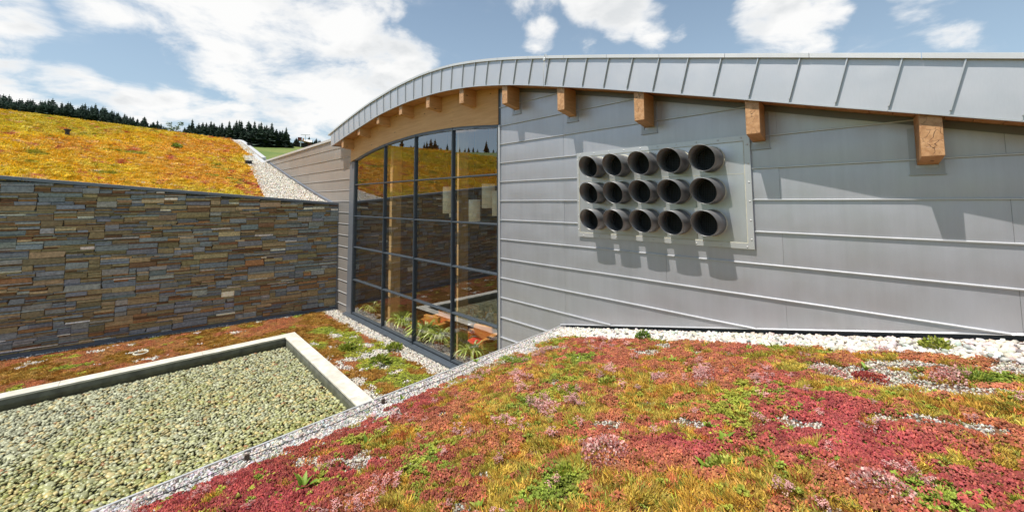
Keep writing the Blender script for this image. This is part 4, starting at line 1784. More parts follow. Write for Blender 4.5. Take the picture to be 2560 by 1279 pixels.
typ = np.where(rd > 0.565, 0, 1)
typ = np.where(gn + r.normal(0, .05, len(gx)) > 0.70, 2, typ)
typ = np.where(r.random(len(gx)) < 0.03, 2, typ)
u = r.random(len(gx))
mixk = fbm(gx * 7, gy * 7, 68, 2)
typ = np.where((typ == 0) & (mixk + r.normal(0, .06, len(gx)) > 0.64), 1, typ)
typ = np.where((typ == 1) & (mixk < 0.27), 0, typ)
gz_ = mound(gx, gy)
hue = fbm(gx * 2.6, gy * 2.6, 69, 3)
val = r.uniform(0.72, 1.3, len(gx)) * (0.75 + 0.5 * fbm(gx * 9, gy * 9, 70, 2))


def lerp3(a, b, k):
    return np.array(a)[None] * (1 - k[:, None]) + np.array(b)[None] * k[:, None]


deep = np.clip((redness(gx, gy) - 0.45) * 1.8, 0, 1)
for ty, coll, nm, lab, base_s in ((0, BEADS, 'crimson_sedum', 'crimson and salmon beaded sedum on the foreground roof', 1.0), (1, SPIKES, 'orange_sedum', 'orange spiky sedum on the foreground roof', 0.95), (2, ROSES, 'green_sedum', 'yellow green rosette sedum on the foreground roof', 1.0)):
    k = typ == ty
    n = int(k.sum())
    hk = np.clip((hue[k] - 0.35) / 0.3, 0, 1)
    if ty == 0:
        tnt = lerp3((0.50, 0.19, 0.085), (0.44, 0.090, 0.085), np.clip(0.35 * hk + 1.1 * deep[k] - 0.05, 0, 1))
    elif ty == 1:
        tnt = lerp3((0.58, 0.335, 0.055), (0.49, 0.37, 0.065), hk)
        gk = r.random(n) < 0.20
        tnt[gk] = (0.36, 0.36, 0.06)
        rk = r.random(n) < 0.10
        tnt[rk] = (0.60, 0.19, 0.07)
    else:
        tnt = lerp3((0.38, 0.38, 0.055), (0.24, 0.31, 0.045), hk)
    tnt = np.clip(tnt * val[k][:, None], 0.01, 0.9)
    sc_ = base_s * r.uniform(0.7, 1.3, n)
    zz = gz_[k] + (0.012 if ty == 0 else 0.004)
    if ty == 1:
        sc3 = np.stack([sc_ * .95, sc_ * .95, sc_ * (0.45 + 0.75 * fbm(gx[k] * 3, gy[k] * 3, 75, 2))], 1)
    else:
        sc3 = np.stack([sc_, sc_, sc_], 1)
    scatter(nm, np.stack([gx[k], gy[k], zz], 1), zrot(n, r, 0.16), sc3, tnt, r.integers(0, len(coll.objects), n), coll, lab, 'sedum')
# pink seed heads sprinkled
fk = fbm(gx * 1.9 + 30, gy * 1.9, 81, 3)
pk = np.array([hit(a, b, NMD, PMD)[:2] for a, b in ((1360, 1000), (1430, 1010), (1760, 945), (1640, 950), (1510, 940), (2370, 945), (2070, 930), (1300, 960), (2300, 1210), (1900, 960), (1290, 985))])
pd_ = np.min([np.hypot(gx - q[0], (gy - q[1])) for q in pk], 0)
k = ((fk > 0.72) & (r.random(len(gx)) < 0.08)) | ((pd_ < 0.13) & (r.random(len(gx)) < 0.16)) | (r.random(len(gx)) < 0.004)
n = int(k.sum())
scatter('pink_seed_heads', np.stack([gx[k], gy[k], gz_[k] + 0.01], 1), zrot(n, r, 0.2), r.uniform(0.6, 1.15, n), np.array((0.74, 0.44, 0.38))[None] * r.uniform(0.7, 1.25, (n, 1)), r.integers(0, 3, n), FLOWERS, 'dry pink seed heads standing in the foreground sedum', 'flowers')

# ---- gravel on the foreground roof
# bare patches
bx2 = np.repeat(BX, 4) + r.normal(0, .022, len(BX) * 4)
by2 = np.repeat(BY, 4) + r.normal(0, .022, len(BX) * 4)
n = len(bx2)
scatter('bare_gravel', np.stack([bx2, by2, mound(bx2, by2) + 0.006], 1), tri_rot(n, r), r.uniform(.006, .015, n), gravel_tint(n, r, (0.50, 0.46, 0.39), .4, .10, .18), r.integers(0, 6, n), SHARP, 'small pale gravel showing between the sedum clumps', 'gravel')
# edge band beside the pool
gx2, gy2 = jitter_grid(-6.0, -4.2, -8.6, 0.0, 0.024, r)
e2 = gx2 - mound_edge(gy2)
kk = (e2 > 0.01) & (e2 < 0.72 + (fbm(gx2 * 3, gy2 * 3, 88) - .5) * .4)
gx2, gy2 = gx2[kk], gy2[kk]
n = len(gx2)
scatter('edge_gravel', np.stack([gx2, gy2, mound(gx2, gy2) + 0.004 + r.uniform(0, .012, n)], 1), tri_rot(n, r), r.uniform(.012, .027, n), gravel_tint(n, r, (0.50, 0.465, 0.43), .36, .10, .18), r.integers(0, 6, n), SHARP, 'mixed white and pinkish gravel band along the roof edge above the pool', 'gravel')
# large white pebbles along the zinc wall
gx2, gy2 = jitter_grid(-5.7, 3.2, -0.92, -0.05, 0.048, r)
kk = (gy2 > -0.80 + (fbm(gx2 * 2.5, gy2 * 2.5, 62) - 0.5) * 0.3) & (gx2 > mound_edge(gy2) + .25)
gx2, gy2 = gx2[kk], gy2[kk]
n = len(gx2)
scatter('white_pebbles', np.stack([gx2, gy2, mound(gx2, gy2) - 0.005 + r.uniform(0, .030, n) * np.clip(-gy2 / .25, 0, 1)], 1), np.stack([r.normal(0, .5, n), r.normal(0, .5, n), r.uniform(0, 6.28, n)], 1), r.uniform(.024, .052, n), gravel_tint(n, r, (0.62, 0.585, 0.52), .25, .08, .08), r.integers(0, 6, n), ROUND, 'band of rounded white pebbles along the foot of the zinc wall', 'pebbles')

# ---- courtyard cover
r = np.random.default_rng(99)
gx, gy = jitter_grid(-20.6, -5.5, -14.0, -0.1, 0.070, r)
inp = (gx > POOL[0] - 0.03) & (gy < POOL[1] + (gx - POOL[0]) * PS_ / PC + 0.03)
wl = gx > wallx(gy) + 0.14
ok = wl & ~inp & (gx < mound_edge(gy) + 0.2)
gx, gy = gx[ok], gy[ok]
strip = gy > -0.62 + (fbm(gx * 1.5, gy * 1.5, 91) - .5) * .35 + np.clip((gx + 13) / 5, 0, 1) * -0.12
wstrip = gx < wallx(gy) + 0.22 + (fbm(gx, gy * 2, 92) - .5) * .3
green_zone = np.clip(1 - np.abs(gy + 1.35) / 0.75, 0, 1) * np.clip((gx + 18) / 2.0, 0, 1) * np.clip((-8.2 - gx) / 1.0, 0, 1)
gn = fbm(gx * 2.0, gy * 2.0, 93, 4)
bare = (gn < 0.27 + 0.10 * green_zone)
poolgap = (gy < POOL[1] + 0.22) & (gx > POOL[0] + 1.5) & (fbm(gx * 2, gy * 2, 94) > 0.5)
veg = ~strip & ~wstrip & ~bare & ~poolgap
green = veg & ((fbm(gx * 1.8, gy * 1.8, 95, 3) + green_zone * 0.50) > 0.72)
redv = fbm(gx * 0.9, gy * 0.9, 96, 4)
for sel, coll, nm, lab, col_a, col_b, s0, s1 in (
        (veg & ~green & (redv > 0.53), BEADS, 'rust_sedum', 'rust red sedum in the courtyard', (0.46, 0.21, 0.065), (0.46, 0.15, 0.06), 1.3, 2.0),
        (veg & ~green & (redv <= 0.53), SPIKES, 'ochre_sedum', 'ochre sedum in the courtyard', (0.48, 0.29, 0.05), (0.46, 0.23, 0.05), 1.3, 2.0),
        (green, ROSES, 'cushion_sedum', 'bright green sedum cushions between pool and window', (0.48, 0.48, 0.06), (0.34, 0.40, 0.05), 1.2, 1.9)):
    n = int(sel.sum())
    hk = np.clip((fbm(gx[sel] * 3, gy[sel] * 3, 97, 2) - .3) / .4, 0, 1)
    tnt = np.clip(lerp3(col_a, col_b, hk) * r.uniform(.7, 1.3, (n, 1)), .01, .9)
    sc_ = r.uniform(s0, s1, n)
    sc_ *= 0.85
    scatter(nm, np.stack([gx[sel], gy[sel], np.full(n, Z0 + .01)], 1), zrot(n, r, .15), np.stack([sc_, sc_, sc_ * .75], 1), tnt, r.integers(0, len(coll.objects), n), coll, lab, 'sedum')
gm = strip | wstrip | poolgap | bare
gx2 = np.repeat(gx[gm], 4) + r.normal(0, .045, gm.sum() * 4)
gy2 = np.minimum(np.repeat(gy[gm], 4) + r.normal(0, .05, gm.sum() * 4), -0.02)
n = len(gx2)
scatter('courtyard_gravel', np.stack([gx2, gy2, np.full(n, Z0 + .012) + r.uniform(0, .02, n)], 1), tri_rot(n, r), r.uniform(.018, .038, n), gravel_tint(n, r, (0.60, 0.56, 0.49), .25, .07, .08), r.integers(0, 6, n), SHARP, 'pale gravel along the window sill and in courtyard gaps', 'gravel')

# ---- hill cover
r = np.random.default_rng(123)


def hill_border(x):
    return np.interp(x, [-60, -34.2, -33.9, -26.7, -21.9, -19], [-0.45, -0.5, -1.06, -1.75, -2.36, -2.7])


def hill_pts(x0, x1, y0, y1, sp):
    gx, gy = jitter_grid(x0, x1, y0, y1, sp, r)
    ok = gx < wallx(gy) - 0.12
    return gx[ok], gy[ok]


allx, ally, alls = [], [], []
for (x0, x1, y0, y1, sp, s) in ((-27, -18.5, -16, -0.3, 0.125, 2.3), (-49, -27, -20, -0.2, 0.17, 3.0), (-50, -19.5, -62, -20, 0.40, 6.0), (-27, -19.5, -20, -16, 0.3, 5)):
    a, b = hill_pts(x0, x1, y0, y1, sp)
    k = b < hill_border(a) + (fbm(a * 1.5, b * 1.5, 44) - .5) * .5
    allx.append(a[k]); ally.append(b[k]); alls.append(np.full(k.sum(), s))
gx, gy, gs = np.concatenate(allx), np.concatenate(ally), np.concatenate(alls)
n = len(gx)
a1 = fbm(gx * 0.8, gy * 2.2, 45, 4)
a2 = fbm(gx * 0.5 + 3, gy * 1.2, 46, 4)
drift = fbm(gx * 0.16 + 5, gy * 0.22, 48, 4)
edge_red = np.clip(1.0 - (hill_border(gx) - gy) / 2.0, 0, 1)
tnt = lerp3((0.84, 0.66, 0.06), (0.80, 0.55, 0.05), np.clip((a2 - .35) / .3, 0, 1))
tnt = tnt * (1 - np.clip((drift - .5) * 3.2, 0, .6)[:, None]) + np.array((0.60, 0.56, 0.07)) * np.clip((drift - .5) * 3.2, 0, .6)[:, None]
low = np.clip((.47 - drift) * 3.2, 0, .55)[:, None]
tnt = tnt * (1 - low) + np.array((0.78, 0.43, 0.10)) * low
pinkm = (a1 + edge_red * .16 + r.normal(0, .05, n)) > 0.725
tnt[pinkm] = np.array((0.74, 0.36, 0.15))
hot = pinkm & (r.random(n) < 0.30)
tnt[hot] = (0.55, 0.10, 0.10)
pale = r.random(n) < 0.03
tnt[pale] = (0.80, 0.60, 0.40)
gr_ = fbm(gx * 0.9, gy * 0.9 + 8, 47, 4) > 0.73
tnt[gr_] = (0.42, 0.42, 0.05)
tnt = np.clip(tnt * r.uniform(.80, 1.18, (n, 1)), .01, .9)
sc_ = gs * r.uniform(.7, 1.3, n)
scatter('yellow_sedum', np.stack([gx, gy, hill(gx, gy) + (fbm(gx * 1.1, gy * 1.1, 5) - 0.5) * 0.10], 1), zrot(n, r, .2), np.stack([sc_, sc_, sc_ * r.uniform(.35, .7, n)], 1), tnt, r.integers(0, 6, n), SPIKES, 'golden yellow sedum covering the roof behind the stone wall', 'sedum')
gx, gy = jitter_grid(-46, -18.9, -3.2, -0.06, 0.075, r)
k = (gy > hill_border(gx) - 0.1) & (gx < wallx(gy) - 0.1)
gx, gy = gx[k], gy[k]
n = len(gx)
scatter('hill_gravel', np.stack([gx, gy, hill(gx, gy) + 0.03 + r.uniform(0, .02, n)], 1), tri_rot(n, r), r.uniform(.035, .060, n), gravel_tint(n, r, (0.68, 0.64, 0.56), .2, .06, .08), r.integers(0, 6, n), SHARP, 'white gravel margin between yellow sedum and zinc wall', 'gravel')

# ------------------------------------------------------------------ small fixtures
mb = MB()
for y in np.linspace(0.0, -11, 23):
    x = float(mound_edge(y))
    z = MC + MS * x
    mb.v += [(x - 0.015, y, z - 0.12), (x + 0.004, y, z - 0.12), (x + 0.006, y, z + 0.035), (x - 0.018, y, z + 0.035)]
for i in range(22):
    for j in range(4):
        mb.f.append((4 * i + j, 4 * i + (j + 1) % 4, 4 * i + 4 + (j + 1) % 4, 4 * i + 4 + j))
mb.f += [(0, 1, 2, 3), (91, 90, 89, 88)]
tag(mb.build('edge_trim', ZINC_CAP), 'thin metal edging strip along the gravel above the pool', 'edging')

# safety cable on small brackets
cab = empty('safety_cable', (-5.0, -4.5, MC - MS * 5.0))
tag(cab, 'thin dark safety cable running along the gravel band on brackets', 'cable')
br = [hit(x, y, NMD, (0, 0, MC + 0.05)) for x, y in ((1225, 895), (958, 1003), (617, 1143), (330, 1262))]
pts = []
for a, b in zip(br[:-1], br[1:]):
    for k in np.linspace(0, 1, 10)[:-1]:
        p = a * (1 - k) + b * k
        p[2] = MC + MS * p[0] + 0.058 - 0.03 * math.sin(math.pi * k)
        pts.append(p)
pts.append(br[-1])
MB().tube([p - np.array(cab.location) for p in pts], 0.004, 6).build('cable', BLACK, cab, True)
for p in br[1:3]:
    q = p - np.array(cab.location)
    MB().box(q[0] - .012, q[0] + .012, q[1] - .022, q[1] + .022, q[2] - .07, q[2] + .035).build('bracket', mat_plain('rusty_steel', (0.10, 0.07, 0.05), .7), cab, bevel=.003)

# pulley hook on the roof edge
hk_p = hit(1362, 147, (0, 1, 0), (0, FY - 0.06, 0))
hk = empty('pulley_hook', hk_p)
tag(hk, 'small steel hook with a thin cord hanging from the roof edge', 'hook')
MB().tube([(0, .05, .03), (0, -.01, .055), (.02, -.03, .075), (.06, -.03, .07), (.09, -.02, .045)], .006, 6).build('hook', ZINC_CAP, hk, True)
MB().box(-.03, .03, -.035, .0, -.06, .02).build('pulley', ZINC_CAP, hk, bevel=.012)
MB().tube([(0, -.02, -.06), (-.01, -.04, -.35), (-.005, -.05, -.66)], .0035, 5).build('cord', CAULK, hk, True)

# drain ring in the courtyard
dp = hit(352, 881, (0, 0, 1), (0, 0, Z0 + .05))
mb = MB()
for rq, zq in ((.16, -.06), (.19, -.06), (.19, .02), (.16, .02)):
    for q in ths:
        mb.v.append((math.cos(q) * rq, math.sin(q) * rq, zq))
for a in range(4):
    for i in range(NS):
        j, b = (i + 1) % NS, (a + 1) % 4
        mb.f.append((a * NS + i, a * NS + j, b * NS + j, b * NS + i))
dr = empty('drain', dp)
tag(dr, 'round pale drain ring in the sedum between stone wall and pool', 'drain')
mb.build('ring', CAULK, dr, True)
MB().sweep([((0, 0, z), (1, 0, 0), (0, 1, 0)) for z in (-.05, -.02)], [(math.cos(q) * .158, math.sin(q) * .158) for q in ths]).build('grate', DUCT, dr)

# fixtures on the hill roof
def hillhit(x, y):
    d = ray(x, y)
    tt = np.linspace(8, 80, 4000)
    P = EYE[None] + d[None] * tt[:, None]
    below = P[:, 2] < hill(P[:, 0], P[:, 1])
    ok = below & (P[:, 0] < -20)
    return P[np.argmax(ok)] if ok.any() else None


for (px_, py_, s, lab) in ((168, 338, .16, 'small dark vent pipe with cap standing in the yellow sedum'), (118, 288, .16, 'small dark vent cap near the crest of the yellow roof')):
    p = hillhit(px_, py_)
    if p is None:
        continue
    v_ = empty('roof_vent', p)
    tag(v_, lab, 'vent')
    MB().sweep([((0, 0, z), (1, 0, 0), (0, 1, 0)) for z in (-.1, s * 1.6)], [(math.cos(q) * s * .6, math.sin(q) * s * .6) for q in ths[::4]]).build('pipe', BLACK, v_)
    MB().sweep([((0, 0, z), (1, 0, 0), (0, 1, 0)) for z in (s * 1.6, s * 2.1)], [(math.cos(q) * s * .95, math.sin(q) * s * .95) for q in ths[::4]]).build('cap', BLACK, v_)
for (px_, py_, lab) in ((621, 411, 'black roof outlet at the upper end of the white gravel margin'), (624, 366, 'black roof outlet on the gravel strip below the curved coping')):
    p = hillhit(px_, py_)
    if p is None:
        p = np.array((-33, -.9, 8.2))
    v_ = tag(empty('roof_outlet', p), lab, 'outlet')
    MB().box(-.18, .18, -.16, .16, -.05, .2).build('box', BLACK, v_, bevel=.02)
    MB().box(-.22, .22, -.2, .2, .2, .24).build('lid', BLACK, v_, bevel=.01)
# pale copings where the hill roof meets the building
mb = MB()
q = np.linspace(-33.6, -52, 40)
mb.sweep([((x, 0.02, float(hill(x, 0))), (0, 1, 0), (0, 0, 1)) for x in q], [(-0.04, -0.2), (-0.04, 0.08), (0.22, 0.12), (0.22, -0.6)])
tag(mb.build('roof_coping', ZINC_CAP), 'curved pale coping along the upper edge of the yellow roof', 'coping')
mb = MB()
q = np.linspace(-31.6, -34.6, 8)
mb.sweep([((x, -0.35, float(hill(x, -.3))), (0, 1, 0), (0, 0, 1)) for x in q], [(-0.12, -0.1), (-0.12, 0.07), (0.16, 0.10), (0.16, -0.1)])
tag(mb.build('roof_hatch', ZINC_CAP), 'flat pale metal cover at the top of the white gravel margin', 'cover')

# ------------------------------------------------------------------ individual plants
def leaf_mesh(L, wd, arch, seed, col, segs=6, fold=.25):
    r_ = np.random.default_rng(seed)
    V, Cc = [], []
    for i in range(segs + 1):
        u = i / segs
        wq = wd * (math.sin(math.pi * min(1, u * 1.02) ** 0.75) * .95 + .05) * (1 + r_.uniform(-.12, .12))
        y = L * u * (1 - .25 * arch * u)
        z = L * (.55 * u - arch * u * u * .75)
        for sx, zz in ((-wq, fold * wq), (0, 0), (wq, fold * wq)):
            V.append((sx, y, z + zz))
            k = (.75 + .45 * u) * r_.uniform(.9, 1.1) * (1.25 if sx == 0 else 1)
            Cc.append(np.array(col) * k)
    Fc = []
    for i in range(segs):
        for j in range(2):
            a = i * 3 + j
            Fc.append((a, a + 1, a + 4, a + 3))
    return fastmesh('leaf', V, Fc, True, np.array(Cc))


wr = np.random.default_rng(3)
LM = [leaf_mesh(1.0, .17 + .03 * (i % 3), .35 + .25 * (i % 3), 200 + i, ((0.20, 0.30, 0.035), (0.26, 0.34, 0.05), (0.15, 0.25, 0.03), (0.36, 0.38, 0.08))[i % 4]) for i in range(8)]
for me in LM:
    me.materials.append(LEAF)


def weed(x, y, size, nl, lab, up=1.0):
    p = hit(x, y, NMD, (0, 0, MC + .01))
    p[2] = float(mound(p[0], p[1]))
    w_ = empty('leafy_weed', p)
    tag(w_, lab, 'weed', 'broad leaved weeds in the foreground sedum')
    for i in range(nl):
        o = bpy.data.objects.new('leaf', LM[int(wr.integers(0, 8))])
        COL.objects.link(o)
        o.parent = w_
        s = size * wr.uniform(.5, .95)
        o.scale = (s, s, s)
        o.rotation_euler = (wr.uniform(.2, .75) * up, wr.normal(0, .2), 6.283 * i / nl + wr.uniform(-.4, .4))
    return w_


weed(757, 1222, .22, 8, 'largest broad leaved weed, in crimson sedum at the lower left')
weed(795, 1190, .13, 5, 'small weed just right of the largest broad leaved weed')
weed(592, 1252, .14, 6, 'weed at the bottom left near the gravel band')
weed(962, 1060, .15, 6, 'upright weed beside the gravel band near the pool corner')
weed(1004, 1000, .12, 4, 'single tall weed on the gravel edge below the pool coping corner')
weed(922, 1030, .11, 4, 'small weed at the edge of the gravel left of the pool coping corner')
weed(917, 1110, .13, 4, 'weed in crimson sedum below the pool coping corner')
weed(940, 1215, .10, 4, 'small pale weed in orange sedum at the lower left centre')
weed(1425, 1068, .13, 5, 'pale weed with one broad leaf left of the bare gravel spot')
weed(1453, 1072, .13, 5, 'green weed touching the pale weed left of the bare gravel spot')
weed(1428, 1105, .09, 4, 'small weed just below the pair of pale weeds')
weed(1807, 1100, .16, 6, 'weed with a pale yellow leaf in crimson sedum at centre right')
weed(1772, 1068, .15, 5, 'weed just above the one with a pale yellow leaf')
weed(1402, 882, .15, 6, 'yellowish weed near the top left corner of the foreground roof')
weed(1392, 920, .12, 5, 'weed below the yellowish weed at the top left corner')
weed(1335, 855, .12, 5, 'weed standing where the gravel band turns the corner')
weed(1738, 890, .13, 5, 'weed on the gravel patch below the vent panel')
weed(1682, 900, .13, 6, 'upright weeds left of the gravel patch below the vent panel')
weed(1768, 1160, .17, 7, 'dark green weed beside a bright leafy clump at lower centre right')
weed(2166, 922, .13, 5, 'weed between bare gravel and a red cushion at the upper right')
weed(2482, 1045, .11, 4, 'lone weed in orange sedum near the right edge')
weed(2100, 1135, .11, 4, 'small upright weed in the big red patch at right')
weed(1200, 1262, .11, 5, 'weed at the bottom edge in red and orange sedum')
weed(660, 1168, .10, 4, 'tiny weed by the gravel band at the lower left')
weed(1190, 905, .13, 6, 'weed on the gravel edge in front of the window corner')


def bush_mesh(n, R, H, L, wd, cols, seed, dome=True):
    r_ = np.random.default_rng(seed)
    V, Fc, Cc = [], [], []
    for i in range(n):
        a, q = r_.uniform(0, 6.283), math.sqrt(r_.random())
        c_ = np.array((math.cos(a) * q * R, math.sin(a) * q * R, H * (1 - .7 * q * q) * r_.uniform(.35, 1.0)))
        d = np.array((math.cos(a) * q, math.sin(a) * q, r_.uniform(.2, 1.0))) + r_.normal(0, .35, 3)
        d /= np.linalg.norm(d)
        s = np.cross(d, r_.normal(0, 1, 3))
        s /= np.linalg.norm(s)
        l_, w_ = L * r_.uniform(.6, 1.25), wd * r_.uniform(.7, 1.2)
        n0 = len(V)
        V += [c_, c_ + d * l_ * .5 + s * w_, c_ + d * l_, c_ + d * l_ * .5 - s * w_]
        Fc.append((n0, n0 + 1, n0 + 2, n0 + 3))
        k = r_.uniform(.65, 1.35)
        Cc += [np.array(cols[int(r_.integers(0, len(cols)))]) * k] * 4
    return fastmesh('foliage', np.array(V), Fc, False, np.array(Cc))


GRN = [(0.15, 0.24, 0.03), (0.22, 0.30, 0.045), (0.10, 0.18, 0.03)]
YGR = [(0.32, 0.36, 0.05), (0.26, 0.32, 0.04), (0.40, 0.40, 0.08)]
PNK = [(0.70, 0.42, 0.38), (0.62, 0.28, 0.25), (0.74, 0.52, 0.46), (0.50, 0.17, 0.15)]
for i, (x, y, R, H, L, wd, cols, n, lab, nm, cat) in enumerate((
        (1608, 848, .10, .15, .06, .011, GRN, 260, 'dark green bushy plant growing on the white pebbles below the vent panel', 'green_shrub', 'plant'),
        (2342, 872, .12, .13, .055, .014, YGR, 260, 'bright green bush on the white pebbles at the right', 'green_shrub', 'plant'),
        (2435, 950, .14, .09, .07, .004, YGR + GRN, 420, 'feathery green plant in the sedum near the right edge', 'feathery_plant', 'plant'),
        (1412, 1195, .07, .07, .035, .010, YGR, 200, 'leafy green rosette plant at the bottom centre', 'rosette_plant', 'plant'),
        (1812, 1160, .10, .06, .04, .011, YGR, 220, 'bright yellow green leafy clump at lower centre right', 'leafy_clump', 'plant'),
        (2110, 990, .15, .06, .035, .014, YGR, 260, 'patch of yellow green rosettes in the red sedum at right', 'rosette_plant', 'plant'),
        (1905, 900, .13, .09, .05, .005, [(0.40, 0.30, 0.04), (0.34, 0.34, 0.05)], 420, 'round golden cushion below the vent panel at the pebble edge', 'golden_cushion', 'plant'),
        (2010, 888, .15, .10, .05, .005, [(0.42, 0.28, 0.035), (0.36, 0.32, 0.05)], 480, 'large round ochre cushion beside the bare gravel at right', 'golden_cushion', 'plant'),
        (1525, 955, .12, .08, .04, .012, YGR, 220, 'loose yellow green clump left of the pink seed heads', 'leafy_clump', 'plant'),
        (1520, 1150, .20, .17, .022, .009, PNK, 900, 'largest tuft of pink seed heads at the bottom centre', 'pink_tuft', 'flowers'),
        (1365, 1015, .16, .10, .020, .008, PNK, 520, 'wide low tuft of pink seed heads left of centre', 'pink_tuft', 'flowers'),
        (2372, 958, .12, .14, .020, .009, PNK, 380, 'upright pink seed heads near the feathery plant at right', 'pink_tuft', 'flowers'),
        (1765, 955, .15, .09, .020, .008, PNK, 480, 'pink tuft below the vent panel in the middle of the roof', 'pink_tuft', 'flowers'),
        (2210, 1235, .16, .13, .020, .009, PNK, 560, 'pink tuft at the bottom right', 'pink_tuft', 'flowers'),
        (1655, 945, .12, .10, .020, .008, PNK, 360, 'small pink tuft left of the middle one', 'pink_tuft', 'flowers'),
        (2080, 935, .11, .09, .020, .008, PNK, 300, 'faded pink tuft beside the bare gravel at right', 'pink_tuft', 'flowers'),
        (2185, 945, .17, .05, .016, .010, [(0.38, 0.06, 0.05), (0.30, 0.04, 0.045), (0.46, 0.12, 0.07)], 900, 'round red cushion lying on the bare gravel at right', 'red_cushion', 'plant'))):
    p = hit(x, y, NMD, (0, 0, MC + .01))
    p[2] = float(mound(p[0], p[1])) - .005
    o = link(nm, bush_mesh(n, R, H, L, wd, cols, 300 + i), LEAF)
    o.location = p
    tag(o, lab, cat)
p = hillhit(442, 370)
o = link('green_shrub', bush_mesh(220, .26, .32, .14, .035, GRN + YGR[:1], 333), LEAF)
o.location = p - np.array((0, 0, .05))
tag(o, 'small green shrub growing on the yellow roof', 'plant')
for (x, y, R, H, lab) in ((1170 - 185, 873, .22, .16, 'silvery green leafy plant at the gravel edge by the window'), (950, 909, .26, .22, 'dark green leafy clump in the middle of the courtyard sedum'), (868, 872, .2, .14, 'green clump close to the pool coping')):
    p = hit(x, y, (0, 0, 1), (0, 0, Z0 + .02))
    o = link('courtyard_plant', bush_mesh(260, R, H, .13, .025, YGR + GRN[:1], int(x)), LEAF)
    o.location = p
    tag(o, lab, 'plant')

# ------------------------------------------------------------------ inside the window
def blade_plant(seed, n, L, cols):
    r_ = np.random.default_rng(seed)
    V, Fc, Cc = [], [], []
    for i in range(n):
        a = r_.uniform(0, 6.283)
        out = np.array((math.cos(a), math.sin(a), 0))
        sd = np.array((-math.sin(a), math.cos(a), 0))
        l_ = L * r_.uniform(.6, 1.15)
        reach, rise = r_.uniform(.3, .8), r_.uniform(.8, 1.6)
        b = out * .04
        n0 = len(V)
        k = r_.uniform(.7, 1.3)
        c_ = np.array(cols[int(r_.integers(0, len(cols)))]) * k
        for j in range(6):
            u = j / 5
            w_ = .020 * (1 - u) ** .6 * L / .5 + .001
            p = b + out * l_ * reach * u + np.array((0, 0, l_ * (rise * u - 1.0 * rise * u * u * .85)))
            V += [p - sd * w_, p + sd * w_]
            Cc += [c_, c_]
        for j in range(5):
            Fc.append((n0 + 2 * j, n0 + 2 * j + 1, n0 + 2 * j + 3, n0 + 2 * j + 2))
    return fastmesh('foliage', np.array(V), Fc, True, np.array(Cc))


TERRA = mat_plain('terracotta', (0.30, 0.12, 0.06), .8)
for i, (x, y, L, lab) in enumerate(((930, 770, .62, 'leafy pot plant behind the leftmost bottom window pane'), (1006, 800, .70, 'tall pot plant behind the second bottom window pane from the left'), (1062, 832, .80, 'left one of the two bushy pot plants behind the third bottom pane'), (1098, 848, .75, 'right one of the two bushy pot plants behind the third bottom pane'), (1180, 885, .65, 'pot plant behind the rightmost bottom window pane'))):
    p = hit(x, y, (0, 1, 0), (0, .45, 0))
    e = empty('pot_plant', (p[0], .45, .36))
    tag(e, lab, 'plant', 'pot plants along the window')
    f = link('foliage', blade_plant(400 + i, 85, L * 1.25, [(0.50, 0.60, 0.13), (0.42, 0.52, 0.10), (0.62, 0.68, 0.26), (0.72, 0.74, 0.38)]), LEAF, e)
    f.location = (0, 0, .26)
    mb = MB()
    mb.sweep([((0, 0, z), (r_, 0, 0), (0, r_, 0)) for z, r_ in ((0, .11), (.26, .16), (.27, .17), (.29, .17))], [(math.cos(q), math.sin(q)) for q in ths[::3]])
    mb.build('pot', TERRA, e, True)

SHADE = mat_plain('lamp_fabric', (0.80, 0.74, 0.54), .9)
for nd in SHADE.node_tree.nodes:
    if nd.type == 'BSDF_PRINCIPLED':            # faint warm emission added so the shades stand out
        nd.inputs['Emission Color'].default_value = (1.0, 0.90, 0.62, 1)
        nd.inputs['Emission Strength'].default_value = 0.08
for (x, y, hpx, wpx, yy_, lab) in ((1118, 500, 66, 22, 1.6, 'cylindrical cream pendant lamp left of the last tall mullion'), (1131, 520, 45, 16, 3.0, 'narrow cream pendant lamp half hidden by the last tall mullion'), (1186, 526, 54, 29, 1.8, 'lower cream pendant lamp in the rightmost window column'), (1221, 490, 60, 33, 3.2, 'wide upper cream pendant lamp in the rightmost window column'), (1240, 508, 62, 20, 1.7, 'cream pendant lamp against the right edge of the window')):
    p = hit(x, y, (0, 1, 0), (0, yy_, 0))
    k = proj(p)[2] / F_PX
    R, H = wpx * k / 2, hpx * k
    e = empty('pendant_lamp', p)
    tag(e, lab, 'lamp', 'pendant lamps in the room')
    mb = MB()
    for rq, zq in ((R, -H / 2), (R, H / 2), (R - .012, H / 2), (R - .012, -H / 2)):
        for q in ths[::2]:
            mb.v.append((math.cos(q) * rq, math.sin(q) * rq, zq))
    nn_ = len(ths[::2])
    for a in range(4):
        for i in range(nn_):
            j, b = (i + 1) % nn_, (a + 1) % 4
            mb.f.append((a * nn_ + i, a * nn_ + j, b * nn_ + j, b * nn_ + i))
    mb.build('lamp_shade', SHADE, e, True)
    MB().tube([(0, 0, H / 2 - .05), (0, 0, float(soff(p[0])) + .08 - p[2])], .012, 5).build('cord', BLACK, e)
    MB().box(-R, R, -.01, .01, H / 2 - .06, H / 2 - .04).build('spider', BLACK, e)

